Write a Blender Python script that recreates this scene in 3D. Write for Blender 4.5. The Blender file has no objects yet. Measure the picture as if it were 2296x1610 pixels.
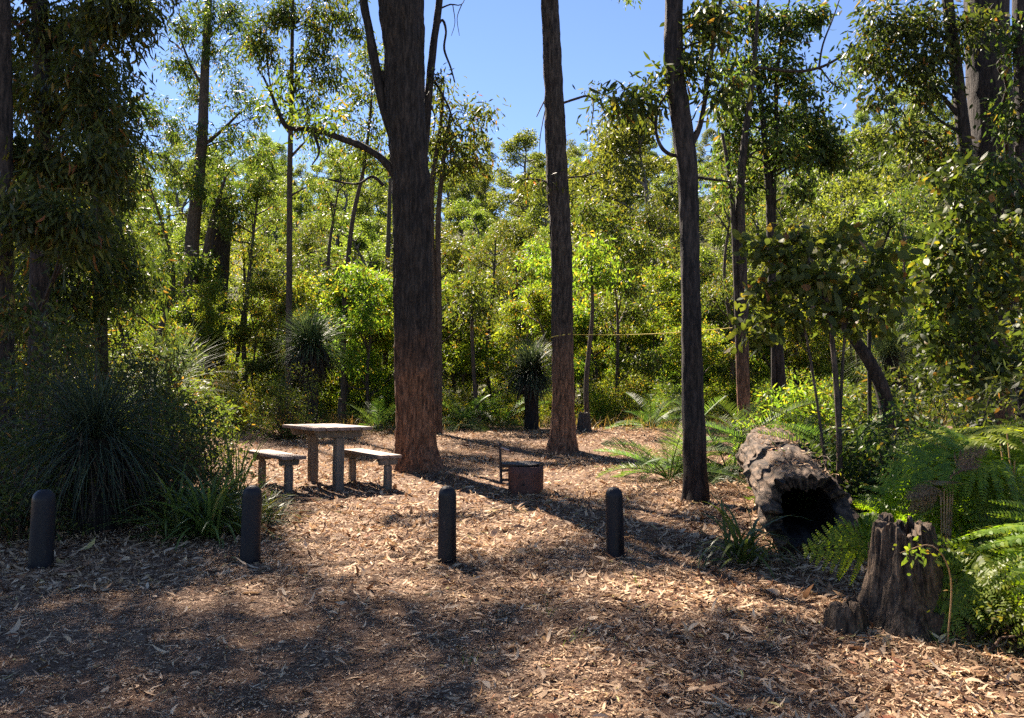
import bpy, bmesh, math, random
import numpy as np
from mathutils import Vector, Matrix

# ------------------------------------------------------------------ camera, sky, sun, exposure
C = bpy.context.scene.collection
scene = bpy.context.scene
FPX, HZ, CAMH = 1750.0, 893.0, 1.1            # focal length and horizon row of a 2296 x 1610 frame, eye height
PITCH = math.atan((HZ - 805.0) / FPX)
cam_d = bpy.data.cameras.new('camera')
cam = bpy.data.objects.new('camera', cam_d); C.objects.link(cam)
cam_d.sensor_width = 36.0; cam_d.lens = 36.0 * FPX / 2296.0
cam_d.clip_start = 0.05; cam_d.clip_end = 2000
cam.location = (0, 0, CAMH)
cam.rotation_euler = (math.pi / 2 + PITCH, 0, 0)
scene.camera = cam

SUN_AZ = np.array([-0.48, 0.877]); SUN_EL = math.radians(47)
SUN = np.array([SUN_AZ[0] * math.cos(SUN_EL), SUN_AZ[1] * math.cos(SUN_EL), math.sin(SUN_EL)])
w = bpy.data.worlds.new('World'); scene.world = w; w.use_nodes = True
nt = w.node_tree; bg = nt.nodes['Background']
sky = nt.nodes.new('ShaderNodeTexSky'); sky.sky_type = 'NISHITA'; sky.sun_disc = False
sky.sun_elevation = SUN_EL; sky.sun_rotation = math.atan2(SUN_AZ[0], SUN_AZ[1])
sky.air_density = 0.8; sky.dust_density = 0.0; sky.ozone_density = 4.0; sky.altitude = 300
hsv = nt.nodes.new('ShaderNodeHueSaturation'); hsv.inputs['Saturation'].default_value = 1.08; hsv.inputs['Hue'].default_value = 0.506; nt.links.new(sky.outputs[0], hsv.inputs['Color']); nt.links.new(hsv.outputs[0], bg.inputs[0]); bg.inputs[1].default_value = 0.058
sl = bpy.data.lights.new('sun', 'SUN'); sl.energy = 5.0; sl.angle = math.radians(0.53); sl.color = (1, 0.96, 0.90)
so = bpy.data.objects.new('sun', sl); C.objects.link(so)
so.rotation_euler = Vector(-SUN).to_track_quat('-Z', 'Y').to_euler(); so.location = (-20, 40, 50)
vs = scene.view_settings
vs.view_transform = 'Standard'; vs.look = 'None'; vs.gamma = 1; vs.use_curve_mapping = False; vs.exposure = 2.2
vs.use_white_balance = True; vs.white_balance_temperature = 7500; vs.white_balance_tint = 14
cy = scene.cycles
cy.max_bounces = 6; cy.diffuse_bounces = 3; cy.glossy_bounces = 2; cy.transmission_bounces = 4
cy.transparent_max_bounces = 4; cy.caustics_reflective = False; cy.caustics_refractive = False
cy.use_denoising = False
cy.use_adaptive_sampling = True; cy.adaptive_threshold = 0.02

# ------------------------------------------------------------------ helpers
RNG = np.random.default_rng(7)
def sm(t):
    t = np.clip(t, 0, 1); return t * t * (3 - 2 * t)
def _h(ix, iy, iz, s):
    n = (ix.astype(np.int64) * 374761393 + iy.astype(np.int64) * 668265263 + iz.astype(np.int64) * 2147483647 + s * 974634221) & 0xffffffff
    n = ((n ^ (n >> 13)) * 1274126177) & 0xffffffff
    n = ((n ^ (n >> 16)) * 2246822519) & 0xffffffff
    return ((n ^ (n >> 15)) & 0xffffff) / float(0xffffff)
def noise3(x, y, z, s=0):
    x, y, z = np.broadcast_arrays(np.asarray(x, float), np.asarray(y, float), np.asarray(z, float))
    ix, iy, iz = np.floor(x), np.floor(y), np.floor(z)
    fx, fy, fz = sm(x - ix), sm(y - iy), sm(z - iz)
    r = 0
    for a in (0, 1):
        for b in (0, 1):
            for c in (0, 1):
                r = r + _h(ix + a, iy + b, iz + c, s) * (fx if a else 1 - fx) * (fy if b else 1 - fy) * (fz if c else 1 - fz)
    return r
def nrm(v):
    return v / np.maximum(np.linalg.norm(v, axis=-1, keepdims=True), 1e-9)

def G(x, y):                                    # height of the ground
    x, y = np.asarray(x, float), np.asarray(y, float)
    z = 0.32 * sm((y - 12) / 10)
    z = z + 33 * sm((y - 30) / 122) * (1 + 0.33 * sm((x - 5) / 60))
    z = z + (noise3(x * .35, y * .35, 0, 1) - .5) * 0.07 + (noise3(x * 1.3, y * 1.3, 0, 2) - .5) * 0.03
    z = z + 0.10 * np.exp(-((x + 1.5) ** 2 + (y - 12.3) ** 2) / 1.1) + 0.07 * np.exp(-((x - 1.1) ** 2 + (y - 16) ** 2) / .6)
    z = z + 0.22 * sm((np.abs(x - 0.3) - 5.5) / 4) * sm((y - 6) / 4) * (1 - sm((y - 18) / 6))
    return z
def ray(px, py):
    xr, yr = (px - 1148) / FPX, -(py - 805) / FPX
    c, s = math.cos(PITCH), math.sin(PITCH)
    return np.array([xr, c - yr * s, s + yr * c])
def at(px, py, D):                              # the point at forward distance D seen at a place in the frame
    d = ray(px, py); return np.array([0, 0, CAMH]) + d * (D / d[1])
def hit(px, py):                                # where the ground is seen
    d = ray(px, py); D = np.linspace(1.2, 60, 6000)
    p = d[None] * (D / d[1])[:, None]; below = (p[:, 2] + CAMH) < G(p[:, 0], p[:, 1])
    k = int(np.argmax(below)) if below.any() else -1
    return np.array([p[k, 0], p[k, 1], G(p[k, 0], p[k, 1])])
def px_r(r_px, D): return r_px * D / FPX

class MB:                                       # collects quads and links them as one mesh object
    def __init__(s): s.v, s.q, s.n = [], [], 0
    def add(s, v, q):
        v = np.asarray(v, float).reshape(-1, 3); q = np.asarray(q, np.int64).reshape(-1, 4)
        s.v.append(v); s.q.append(q + s.n); s.n += len(v); return s
    def mesh(s, name, mat, smooth=False, origin=(0, 0, 0)):
        v = np.concatenate(s.v) - np.asarray(origin, float); q = np.concatenate(s.q)
        me = bpy.data.meshes.new(name)
        me.vertices.add(len(v)); me.vertices.foreach_set('co', v.astype(np.float32).ravel())
        me.loops.add(len(q) * 4); me.loops.foreach_set('vertex_index', q.astype(np.int32).ravel())
        me.polygons.add(len(q)); me.polygons.foreach_set('loop_start', np.arange(0, len(q) * 4, 4, dtype=np.int32))
        if smooth: me.polygons.foreach_set('use_smooth', np.ones(len(q), bool))
        me.materials.append(mat); me.update(calc_edges=True); me.validate(); return me
    def build(s, name, mat, parent=None, smooth=False, origin=(0, 0, 0)):
        return link(name, s.mesh(name, mat, smooth, origin), parent)
def link(name, me, parent=None, loc=None):
    o = bpy.data.objects.new(name, me); C.objects.link(o)
    if parent is not None: o.parent = parent
    if loc is not None: o.location = loc
    return o
def tag(o, label=None, cat=None, group=None, kind=None):
    if label: o['label'] = label
    if cat: o['category'] = cat
    if group: o['group'] = group
    if kind: o['kind'] = kind
    return o
def thing(name, loc, label, cat, group=None, rz=0):
    o = bpy.data.objects.new(name, None); C.objects.link(o); o.empty_display_size = 0.1
    o.location = Vector([float(a) for a in loc]); o.rotation_euler = (0, 0, rz)
    return tag(o, label, cat, group)

def blades(mb, P, D, N, L, W, prof, bend=0.0, sick=0.0):
    n, K = len(P), len(prof); t = np.linspace(0, 1, K)[None]
    L = np.broadcast_to(L, (n,)); W = np.broadcast_to(W, (n,))
    b = np.broadcast_to(bend, (n,)).astype(float).copy(); b[np.abs(b) < 1e-3] = 1e-3; b = b[:, None]
    sk = np.broadcast_to(sick, (n,))[:, None]
    D = nrm(D); S = nrm(np.cross(D, N)); N = np.cross(S, D)
    a, c = np.sin(b * t) / b, (1 - np.cos(b * t)) / b
    mid = P[:, None] + L[:, None, None] * (a[..., None] * D[:, None] - c[..., None] * N[:, None] + (sk * t * (t - 1) * -2)[..., None] * S[:, None])
    off = S[:, None] * (W[:, None] * np.asarray(prof)[None] * .5)[..., None]
    v = np.stack([mid - off, mid + off], 2).reshape(-1, 3)
    k = np.arange(K - 1)
    f = np.stack([2 * k, 2 * k + 1, 2 * k + 3, 2 * k + 2], -1)[None] + (np.arange(n) * 2 * K)[:, None, None]
    mb.add(v, f.reshape(-1, 4))
LEAF2 = (.12, 1, .08); LEAF3 = (.15, 1, .8, .06); LEAF5 = (.12, .75, 1, .72, .05); BROAD = (.12, .9, 1, .7, .06)

def twigs(mb, P0, P1, r0, r1, jit=.08, rng=RNG, sides=3):
    n = len(P0)
    if n == 0: return
    d = P1 - P0; ln = np.linalg.norm(d, axis=1, keepdims=True)
    rings = [P0, P0 + d * .35 + rng.normal(size=(n, 3)) * ln * jit, P0 + d * .7 + rng.normal(size=(n, 3)) * ln * jit, P1]
    D = nrm(d); A = nrm(np.cross(D, rng.normal(size=(n, 3)))); B = np.cross(D, A)
    r0 = np.broadcast_to(r0, (n,)); r1 = np.broadcast_to(r1, (n,))
    V = []
    for i, p in enumerate(rings):
        r = r0 + (r1 - r0) * i / 3
        for k in range(sides):
            a = 2 * math.pi * k / sides
            V.append(p + (A * math.cos(a) + B * math.sin(a)) * r[:, None])
    v = np.stack(V, 1).reshape(-1, 3); R = 4 * sides; f = []
    for i in range(3):
        for k in range(sides):
            k2 = (k + 1) % sides
            f.append([i * sides + k, i * sides + k2, (i + 1) * sides + k2, (i + 1) * sides + k])
    mb.add(v, (np.array(f)[None] + (np.arange(n) * R)[:, None, None]).reshape(-1, 4))

def resample(pts, rad, step):
    pts = np.asarray(pts, float); rad = np.asarray(rad, float)
    P = np.vstack([2 * pts[0] - pts[1], pts, 2 * pts[-1] - pts[-2]]); out, ro = [], []
    for i in range(1, len(P) - 2):
        n = max(1, int(np.ceil(np.linalg.norm(P[i + 1] - P[i]) / step)))
        t = (np.arange(n) / n)[:, None]
        out.append(.5 * (2 * P[i] + (P[i + 1] - P[i - 1]) * t + (2 * P[i - 1] - 5 * P[i] + 4 * P[i + 1] - P[i + 2]) * t ** 2 + (3 * P[i] - P[i - 1] - 3 * P[i + 1] + P[i + 2]) * t ** 3))
        ro.append(rad[i - 1] + (rad[i] - rad[i - 1]) * t[:, 0])
    return np.vstack(out + [pts[-1:]]), np.concatenate(ro + [rad[-1:]])
def tube(mb, pts, rad, seg=8, step=.25, bark=0.0, seed=0, flare=0.0, cap=False):
    p, r = resample(pts, rad, step); n = len(p)
    T = nrm(np.gradient(p, axis=0))
    A = np.zeros((n, 3)); a = np.cross(T[0], [0.31, .95, .05]); a /= np.linalg.norm(a)
    for i in range(n):
        a = a - T[i] * (a @ T[i]); a /= np.linalg.norm(a); A[i] = a
    B = np.cross(T, A); th = np.arange(seg) * 2 * math.pi / seg
    s = np.concatenate([[0], np.cumsum(np.linalg.norm(np.diff(p, axis=0), axis=1))])
    R = np.repeat(r[:, None], seg, 1)
    cu, su = np.cos(th)[None] , np.sin(th)[None]; S = s[:, None]
    R = R * (1 + .10 * (noise3(cu * 1.2 + 9, su * 1.2 + 9, S * .7, seed) - .5))
    if bark:
        rr = np.maximum(r[:, None], .05)
        wx = noise3(cu * 2 + 5, su * 2 + 5, S * 1.3, seed + 1) * .8
        n1 = noise3((cu * rr + wx * .04) * 17 + 40, (su * rr + wx * .04) * 17 + 40, S * 2.4, seed + 2)
        n2 = noise3(cu * rr * 60 + 40, su * rr * 60 + 40, S * 9, seed + 3)
        n3 = noise3(cu * rr * 14 + 40, su * rr * 14 + 40, S * 5, seed + 4)
        R = R + bark * ((1 - np.abs(2 * n1 - 1)) * 1.3 + .5 * n2 + .6 * n3 - 1.1)
    if flare:
        lob = noise3(cu * 2.1 + 3, su * 2.1 + 3, 0 * S, seed + 7)
        R = R * (1 + flare * np.exp(-S / .16) * (.5 + 1.2 * lob) + .5 * flare * np.exp(-S / .5))
    v = p[:, None] + (A[:, None] * cu[..., None] + B[:, None] * su[..., None]) * R[..., None]
    i = np.arange(n - 1)[:, None] * seg; k = np.arange(seg)[None]; k2 = (k + 1) % seg
    f = np.stack([i + k, i + k2, i + seg + k2, i + seg + k], -1).reshape(-1, 4)
    mb.add(v.reshape(-1, 3), f)
    if cap:
        for row, c in ((n - 1, 0), (0, 1)):
            q = []
            for k in range(0, seg // 2 - 1):
                q.append([row * seg + k, row * seg + k + 1, row * seg + (seg - 2 - k), row * seg + (seg - 1 - k)])
            mb.q.append(np.array(q) + mb.n - n * seg)
    return p, r

def leaves_at(mb, cen, per, cr, L, W, droop, rng, prof=LEAF3, flat=.7, out=.5, bend=.5, sick=.12):
    n = len(cen) * per
    c = np.repeat(cen, per, 0); crr = np.repeat(np.broadcast_to(cr, (len(cen),)), per)[:, None]
    g = rng.normal(size=(n, 3)) * .55
    P = c + g * crr * np.array([1, 1, flat])
    D = nrm(rng.normal(size=(n, 3)) * .6 + g * out + np.array([0, 0, -1]) * droop)
    N = rng.normal(size=(n, 3)) + np.array([0, 0, .6])
    Ls = L * np.exp(rng.normal(size=n) * .25); Ws = W * np.exp(rng.normal(size=n) * .2)
    blades(mb, P, D, N, Ls, Ws, prof, rng.normal(size=n) * bend, rng.normal(size=n) * sick)
def in_ball(rng, n, bias=.5):
    d = nrm(rng.normal(size=(n, 3))); return d * (rng.random(n) ** bias)[:, None]
def foliage(wood, crown, blobs, nodes, nrad, ncl, per, cr, L, W, droop, seed, prof=LEAF3, limb=.35, tw=.006, flat=.7, bend=.5, limbs=True):
    """limbs from the trunk to every blob (x, y, z, rx, rz), twigs to leaf clusters inside it"""
    rng = np.random.default_rng(seed)
    for b in blobs:
        c = np.array(b[:3]); rx, rz = b[3], b[4]; m = int(ncl * (b[5] if len(b) > 5 else 1))
        d = np.linalg.norm(nodes - c, axis=1) + 2.0 * np.maximum(nodes[:, 2] - (c[2] - .35 * np.linalg.norm((nodes - c)[:, :2], axis=1)), 0)
        k = int(np.argmin(d)); a = nodes[k]
        ln = np.linalg.norm(c - a) + 1e-6
        m1 = a + (c - a) * .35 + np.array([0, 0, .10 * ln]) + rng.normal(size=3) * .07 * ln
        m2 = a + (c - a) * .7 + np.array([0, 0, .08 * ln]) + rng.normal(size=3) * .06 * ln
        r0 = min(nrad[k] * .55, .012 + limb * .06 * ln); pts = np.array([a, m1, m2, c])
        if limbs: lp, lr = tube(wood, pts, [r0, r0 * .7, r0 * .5, tw * 1.4], 6, max(.15, ln / 8), 0, seed)
        else: lp, _ = resample(pts, [1, 1, 1, 1], max(.15, ln / 8))
        cc = c + in_ball(rng, m) * np.array([rx, rx, rz])
        src = lp[rng.integers(len(lp) // 2, len(lp), m)]
        twigs(wood, src, cc, tw, tw * .4, .10, rng)
        leaves_at(crown, cc, per, cr, L, W, droop, rng, prof, flat, .5, bend)

# ------------------------------------------------------------------ materials
def mat(name):
    m = bpy.data.materials.new(name); m.use_nodes = True; n = m.node_tree
    return m, n, n.nodes['Principled BSDF']
def ramp(n, fac, stops, interp='LINEAR'):
    r = n.nodes.new('ShaderNodeValToRGB'); r.color_ramp.interpolation = interp; e = r.color_ramp.elements
    while len(e) < len(stops): e.new(.5)
    for i, (p, c) in enumerate(stops): e[i].position = p; e[i].color = (*c, 1)
    n.links.new(fac, r.inputs[0]); return r.outputs[0]
def ntex(n, scale, detail=4, vec=None, rough=.55, kind='ShaderNodeTexNoise'):
    t = n.nodes.new(kind)
    t.inputs['Scale'].default_value = scale
    if kind == 'ShaderNodeTexNoise': t.inputs['Detail'].default_value = detail; t.inputs['Roughness'].default_value = rough
    if vec is not None: n.links.new(vec, t.inputs['Vector'])
    return t
def ocoord(n, scale=(1, 1, 1), kind='Object'):
    tc = n.nodes.new('ShaderNodeTexCoord'); mp = n.nodes.new('ShaderNodeMapping'); mp.inputs['Scale'].default_value = scale
    n.links.new(tc.outputs[kind], mp.inputs[0]); return mp.outputs[0]
def mixc(n, fac, a, b, mode='MIX'):
    m = n.nodes.new('ShaderNodeMix'); m.data_type = 'RGBA'; m.blend_type = mode
    for s, v in ((0, fac), (6, a), (7, b)):
        if hasattr(v, 'is_output'): n.links.new(v, m.inputs[s])
        elif s == 0: m.inputs[0].default_value = v
        else: m.inputs[s].default_value = (*v, 1)
    return m.outputs[2]
def math_n(n, op, a, b=None, c=None):
    m = n.nodes.new('ShaderNodeMath'); m.operation = op
    for i, v in enumerate((a, b, c)):
        if v is None: continue
        if hasattr(v, 'is_output'): n.links.new(v, m.inputs[i])
        else: m.inputs[i].default_value = v
    return m.outputs[0]
def bump(n, h, strength, dist, bs):
    b = n.nodes.new('ShaderNodeBump'); b.inputs['Strength'].default_value = strength; b.inputs['Distance'].default_value = dist
    n.links.new(h, b.inputs['Height']); n.links.new(b.outputs[0], bs.inputs['Normal'])

def leaf_mat(name, stops, trans=.56, tgain=(2.15, 2.15, .9), rough=.5, spec=.22, vary=.35):
    m, n, bs = mat(name); g = n.nodes.new('ShaderNodeNewGeometry'); oi = n.nodes.new('ShaderNodeObjectInfo')
    col = ramp(n, g.outputs['Random Per Island'], stops)
    hs = n.nodes.new('ShaderNodeHueSaturation'); n.links.new(col, hs.inputs['Color'])
    n.links.new(math_n(n, 'MULTIPLY_ADD', oi.outputs['Random'], .05, .475), hs.inputs['Hue'])
    n.links.new(math_n(n, 'MULTIPLY_ADD', oi.outputs['Random'], vary, 1 - vary / 2), hs.inputs['Value'])
    col = hs.outputs[0]
    n.links.new(col, bs.inputs['Base Color']); bs.inputs['Roughness'].default_value = rough; bs.inputs['Specular IOR Level'].default_value = spec
    tr = n.nodes.new('ShaderNodeBsdfTranslucent'); n.links.new(mixc(n, 1.0, col, tgain, 'MULTIPLY'), tr.inputs[0])
    ms = n.nodes.new('ShaderNodeMixShader'); ms.inputs[0].default_value = trans
    n.links.new(bs.outputs[0], ms.inputs[1]); n.links.new(tr.outputs[0], ms.inputs[2])
    n.links.new(ms.outputs[0], n.nodes['Material Output'].inputs['Surface']); return m
M = {}
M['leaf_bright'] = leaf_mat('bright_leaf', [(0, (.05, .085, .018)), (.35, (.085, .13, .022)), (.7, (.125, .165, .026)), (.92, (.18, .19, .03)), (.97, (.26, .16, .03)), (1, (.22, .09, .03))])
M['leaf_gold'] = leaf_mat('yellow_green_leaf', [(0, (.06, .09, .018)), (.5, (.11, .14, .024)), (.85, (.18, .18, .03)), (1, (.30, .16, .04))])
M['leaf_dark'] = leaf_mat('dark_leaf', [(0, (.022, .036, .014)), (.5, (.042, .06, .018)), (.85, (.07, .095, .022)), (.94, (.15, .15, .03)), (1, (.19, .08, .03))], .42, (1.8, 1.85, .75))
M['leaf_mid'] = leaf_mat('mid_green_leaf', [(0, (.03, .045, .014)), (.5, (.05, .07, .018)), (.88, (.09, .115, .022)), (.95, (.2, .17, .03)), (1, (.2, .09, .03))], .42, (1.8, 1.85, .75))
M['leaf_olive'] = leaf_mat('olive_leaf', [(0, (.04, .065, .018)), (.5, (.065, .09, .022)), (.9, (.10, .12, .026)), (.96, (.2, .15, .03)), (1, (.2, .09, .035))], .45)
M['leaf_hill'] = leaf_mat('hillside_leaf', [(0, (.035, .055, .016)), (.5, (.08, .105, .024)), (1, (.15, .165, .036))], .55, (2.1, 2.1, .95), .5, .35, .6)
M['needle'] = leaf_mat('grey_green_blade', [(0, (.04, .065, .03)), (.6, (.075, .11, .05)), (1, (.16, .19, .10))], .3, (1.5, 1.6, .9), .55, .15)
M['needle_dark'] = leaf_mat('dark_blade', [(0, (.018, .026, .016)), (.7, (.035, .048, .028)), (1, (.09, .11, .065))], .2, (1.4, 1.5, .9), .55, .15)
M['strap'] = leaf_mat('strap_blade', [(0, (.05, .075, .022)), (.7, (.13, .17, .045)), (.93, (.09, .13, .04)), (1, (.3, .24, .12))], .35, (1.6, 1.7, .8), .35)
M['cycad'] = leaf_mat('cycad_leaflet', [(0, (.035, .065, .022)), (.7, (.07, .12, .03)), (1, (.12, .16, .05))], .4, (1.8, 1.9, .8), .5)
M['bracken'] = leaf_mat('bracken_leaf', [(0, (.09, .14, .018)), (.6, (.14, .20, .022)), (1, (.21, .25, .03))], .52, (2.0, 2.0, .6), .42)
M['dead'] = leaf_mat('dead_leaf', [(0, (.10, .055, .03)), (.5, (.18, .10, .05)), (1, (.30, .18, .09))], .25, (1.2, 1.1, .9), .7, .2)
M['skirt'] = leaf_mat('dead_skirt_blade', [(0, (.018, .014, .011)), (.7, (.04, .03, .022)), (1, (.09, .065, .04))], .1, (1, 1, 1), .7, .2)
M['drygrass'] = leaf_mat('dry_grass_blade', [(0, (.10, .11, .025)), (.4, (.20, .17, .05)), (.8, (.32, .24, .09)), (1, (.30, .15, .06))], .4, (1.5, 1.4, .8), .6, .2)
M['litter'] = leaf_mat('fallen_leaf', [(0, (.08, .04, .022)), (.25, (.20, .112, .06)), (.5, (.38, .25, .14)), (.8, (.54, .385, .235)), (.95, (.62, .48, .31)), (.97, (.30, .11, .05)), (1, (.40, .36, .14))], .18, (1.1, 1.0, .9), .7, .12, 0)

def bark_mat(name, dark, light, rust=None, rust_h=1.3, sc=1.0, bs_=.9, st=(1, 1, .16)):
    m, n, bs = mat(name)
    v = ocoord(n, st); v1 = ocoord(n)
    t1 = ntex(n, 26 * sc, 6, v, .65); t2 = ntex(n, 70 * sc, 4, ocoord(n, tuple(a ** .57 for a in st)), .6); t3 = ntex(n, 2.2, 3, v1)
    f = math_n(n, 'ADD', math_n(n, 'MULTIPLY', t1.outputs[0], .7), math_n(n, 'MULTIPLY', t2.outputs[0], .35))
    col = ramp(n, f, [(.43, dark), (.53, tuple((a + b) / 2 * .8 for a, b in zip(dark, light))), (.64, light)])
    sx = n.nodes.new('ShaderNodeSeparateXYZ'); tc = n.nodes.new('ShaderNodeTexCoord'); n.links.new(tc.outputs['Object'], sx.inputs[0])
    if rust:
        zz = math_n(n, 'ADD', sx.outputs[2], math_n(n, 'MULTIPLY_ADD', t3.outputs[0], 1.6, -.8))
        mr = n.nodes.new('ShaderNodeMapRange'); mr.interpolation_type = 'SMOOTHSTEP'
        mr.inputs[1].default_value = rust_h * .3; mr.inputs[2].default_value = rust_h * 1.6; mr.inputs[3].default_value = 1; mr.inputs[4].default_value = 0
        n.links.new(zz, mr.inputs[0])
        rc = ramp(n, f, [(.43, tuple(a * .18 for a in rust)), (.52, tuple(a * .65 for a in rust)), (.64, tuple(min(1, a * 1.4) for a in rust))])
        col = mixc(n, mr.outputs[0], col, rc)
    col = mixc(n, math_n(n, 'MULTIPLY', t3.outputs[0], .5), col, mixc(n, 1.0, col, (.5, .5, .52), 'MULTIPLY'))
    n.links.new(col, bs.inputs['Base Color']); bs.inputs['Roughness'].default_value = .85; bs.inputs['Specular IOR Level'].default_value = .25
    bump(n, f, bs_, .03, bs); return m
M['bark'] = bark_mat('dark_fissured_bark', (.008, .0065, .006), (.06, .047, .039), (.24, .115, .062), 1.5)
M['bark2'] = bark_mat('grey_brown_bark', (.013, .010, .009), (.10, .077, .062), (.26, .13, .075), 1.8)
M['bark_black'] = bark_mat('charred_bark', (.008, .007, .007), (.065, .05, .043), (.05, .036, .028), .8)
M['bark_slim'] = bark_mat('slim_trunk_bark', (.03, .023, .018), (.15, .11, .085), (.14, .08, .05), .6, 1.6)
M['bark_hill'] = bark_mat('hillside_bark', (.05, .042, .036), (.22, .19, .16), None, 1, .4)
M['char'] = bark_mat('grass_tree_trunk', (.006, .005, .005), (.035, .028, .024), None, 1, 1.2)
M['rotten'] = bark_mat('rotten_wood', (.03, .02, .014), (.26, .185, .135), None, 1, .9, .8)
M['log'] = bark_mat('rotten_log_wood', (.012, .008, .006), (.16, .105, .068), None, 1, .55, 1.0, (1, .22, 1))
M['stump'] = bark_mat('weathered_stump_wood', (.014, .009, .006), (.17, .115, .075), None, 1, 1.3, .8)
def simple(name, col, rough=.6, metal=0, sc=None, amt=.3, bsc=None, b=.2, stretch=(1, 1, 1)):
    m, n, bs = mat(name); bs.inputs['Roughness'].default_value = rough; bs.inputs['Metallic'].default_value = metal
    v = ocoord(n, stretch); t = ntex(n, sc or 8, 6, v, .65)
    c = ramp(n, t.outputs[0], [(.3, tuple(a * (1 - amt) for a in col)), (.7, tuple(min(1, a * (1 + amt)) for a in col))])
    n.links.new(c, bs.inputs['Base Color']); bump(n, ntex(n, bsc or 40, 4, v).outputs[0], b, .004, bs); return m
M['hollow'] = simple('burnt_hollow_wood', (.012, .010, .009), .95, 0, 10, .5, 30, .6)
M['plank'] = simple('weathered_plank', (.19, .13, .10), .75, 0, 14, .5, 50, .25, (.06, 1, 1))
M['timber'] = simple('grey_timber', (.125, .10, .075), .8, 0, 16, .5, 40, .25, (1, 1, .08))
def paint_mat():
    m, n, bs = mat('black_painted_pole'); v = ocoord(n, (1, 1, .25), 'Object'); oi = n.nodes.new('ShaderNodeObjectInfo')
    ad = n.nodes.new('ShaderNodeVectorMath'); ad.operation = 'ADD'; n.links.new(v, ad.inputs[0]); n.links.new(oi.outputs['Location'], ad.inputs[1]); v = ad.outputs[0]
    t = ntex(n, 34, 6, v, .7); t2 = ntex(n, 9, 4, v, .6)
    c = ramp(n, t2.outputs[0], [(.3, (.004, .004, .006)), (.7, (.014, .013, .016))]); c = mixc(n, ramp(n, t.outputs[0], [(.64, (0, 0, 0)), (.70, (1, 1, 1))]), c, (.06, .045, .034))
    bs.inputs['Specular IOR Level'].default_value = .28; n.links.new(c, bs.inputs['Base Color']); n.links.new(ramp(n, t2.outputs[0], [(.3, (.35, .35, .35)), (.7, (.75, .75, .75))]), bs.inputs['Roughness']); bump(n, t.outputs[0], .5, .006, bs); return m
M['black'] = paint_mat()
M['rust'] = simple('rusty_steel', (.10, .043, .03), .75, .25, 5, .55, 60, .35)
M['iron'] = simple('sooty_iron', (.03, .022, .02), .65, .3, 12, .5, 60, .3)
M['galv'] = simple('worn_steel', (.34, .27, .24), .5, .5, 14, .3, 60, .2)
M['rope'] = simple('yellow_rope', (.62, .48, .10), .7, 0, 60, .2, 200, .3)
M['stem'] = simple('tan_fern_stem', (.34, .20, .09), .6, 0, 20, .3, 50, .2)
M['greystump'] = bark_mat('grey_stump_wood', (.02, .016, .014), (.12, .1, .085), None, 1, 1.0)

def ground_mat():
    m, n, bs = mat('leaf_strewn_dirt'); v = ocoord(n)
    big = ntex(n, .55, 4, v); med = ntex(n, 5, 6, v, .6); fine = ntex(n, 55, 5, v, .7)
    dirt = ramp(n, med.outputs[0], [(.3, (.05, .026, .016)), (.5, (.105, .058, .035)), (.72, (.18, .105, .066))])
    vo = n.nodes.new('ShaderNodeTexVoronoi'); vo.inputs['Scale'].default_value = 42; vo.inputs['Randomness'].default_value = 1
    dv = n.nodes.new('ShaderNodeVectorMath'); dv.operation = 'ADD'; n.links.new(v, dv.inputs[0])
    sc = n.nodes.new('ShaderNodeVectorMath'); sc.operation = 'SCALE'; sc.inputs['Scale'].default_value = .05; n.links.new(ntex(n, 30, 2, v).outputs['Color'], sc.inputs[0]); n.links.new(sc.outputs[0], dv.inputs[1])
    n.links.new(dv.outputs[0], vo.inputs['Vector'])
    flake = ramp(n, vo.outputs['Color'], [(0, (.05, .028, .017)), (.35, (.10, .058, .036)), (.65, (.20, .13, .085)), (1, (.36, .26, .18))])
    cover = ramp(n, big.outputs[0], [(.36, (.15, .15, .15)), (.56, (.8, .8, .8))])
    col = mixc(n, cover, dirt, flake)
    col = mixc(n, ramp(n, fine.outputs[0], [(.42, (0, 0, 0)), (.6, (.55, .55, .55))]), col, mixc(n, 1.0, col, (.42, .38, .36), 'MULTIPLY'))
    sx = n.nodes.new('ShaderNodeSeparateXYZ'); n.links.new(v, sx.inputs[0]); mr = n.nodes.new('ShaderNodeMapRange'); mr.inputs[1].default_value = 21; mr.inputs[2].default_value = 30; n.links.new(sx.outputs[1], mr.inputs[0])
    col = mixc(n, mr.outputs[0], col, ramp(n, ntex(n, 1.6, 6, v, .7).outputs[0], [(.35, (.03, .028, .014)), (.55, (.06, .062, .024)), (.7, (.11, .10, .04))]))
    n.links.new(col, bs.inputs['Base Color']); bs.inputs['Roughness'].default_value = .95; bs.inputs['Specular IOR Level'].default_value = .15
    h = math_n(n, 'ADD', math_n(n, 'MULTIPLY', fine.outputs[0], .5), math_n(n, 'MULTIPLY', vo.outputs['Distance'], .8))
    bump(n, h, .9, .018, bs); return m
M['ground'] = ground_mat()

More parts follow.
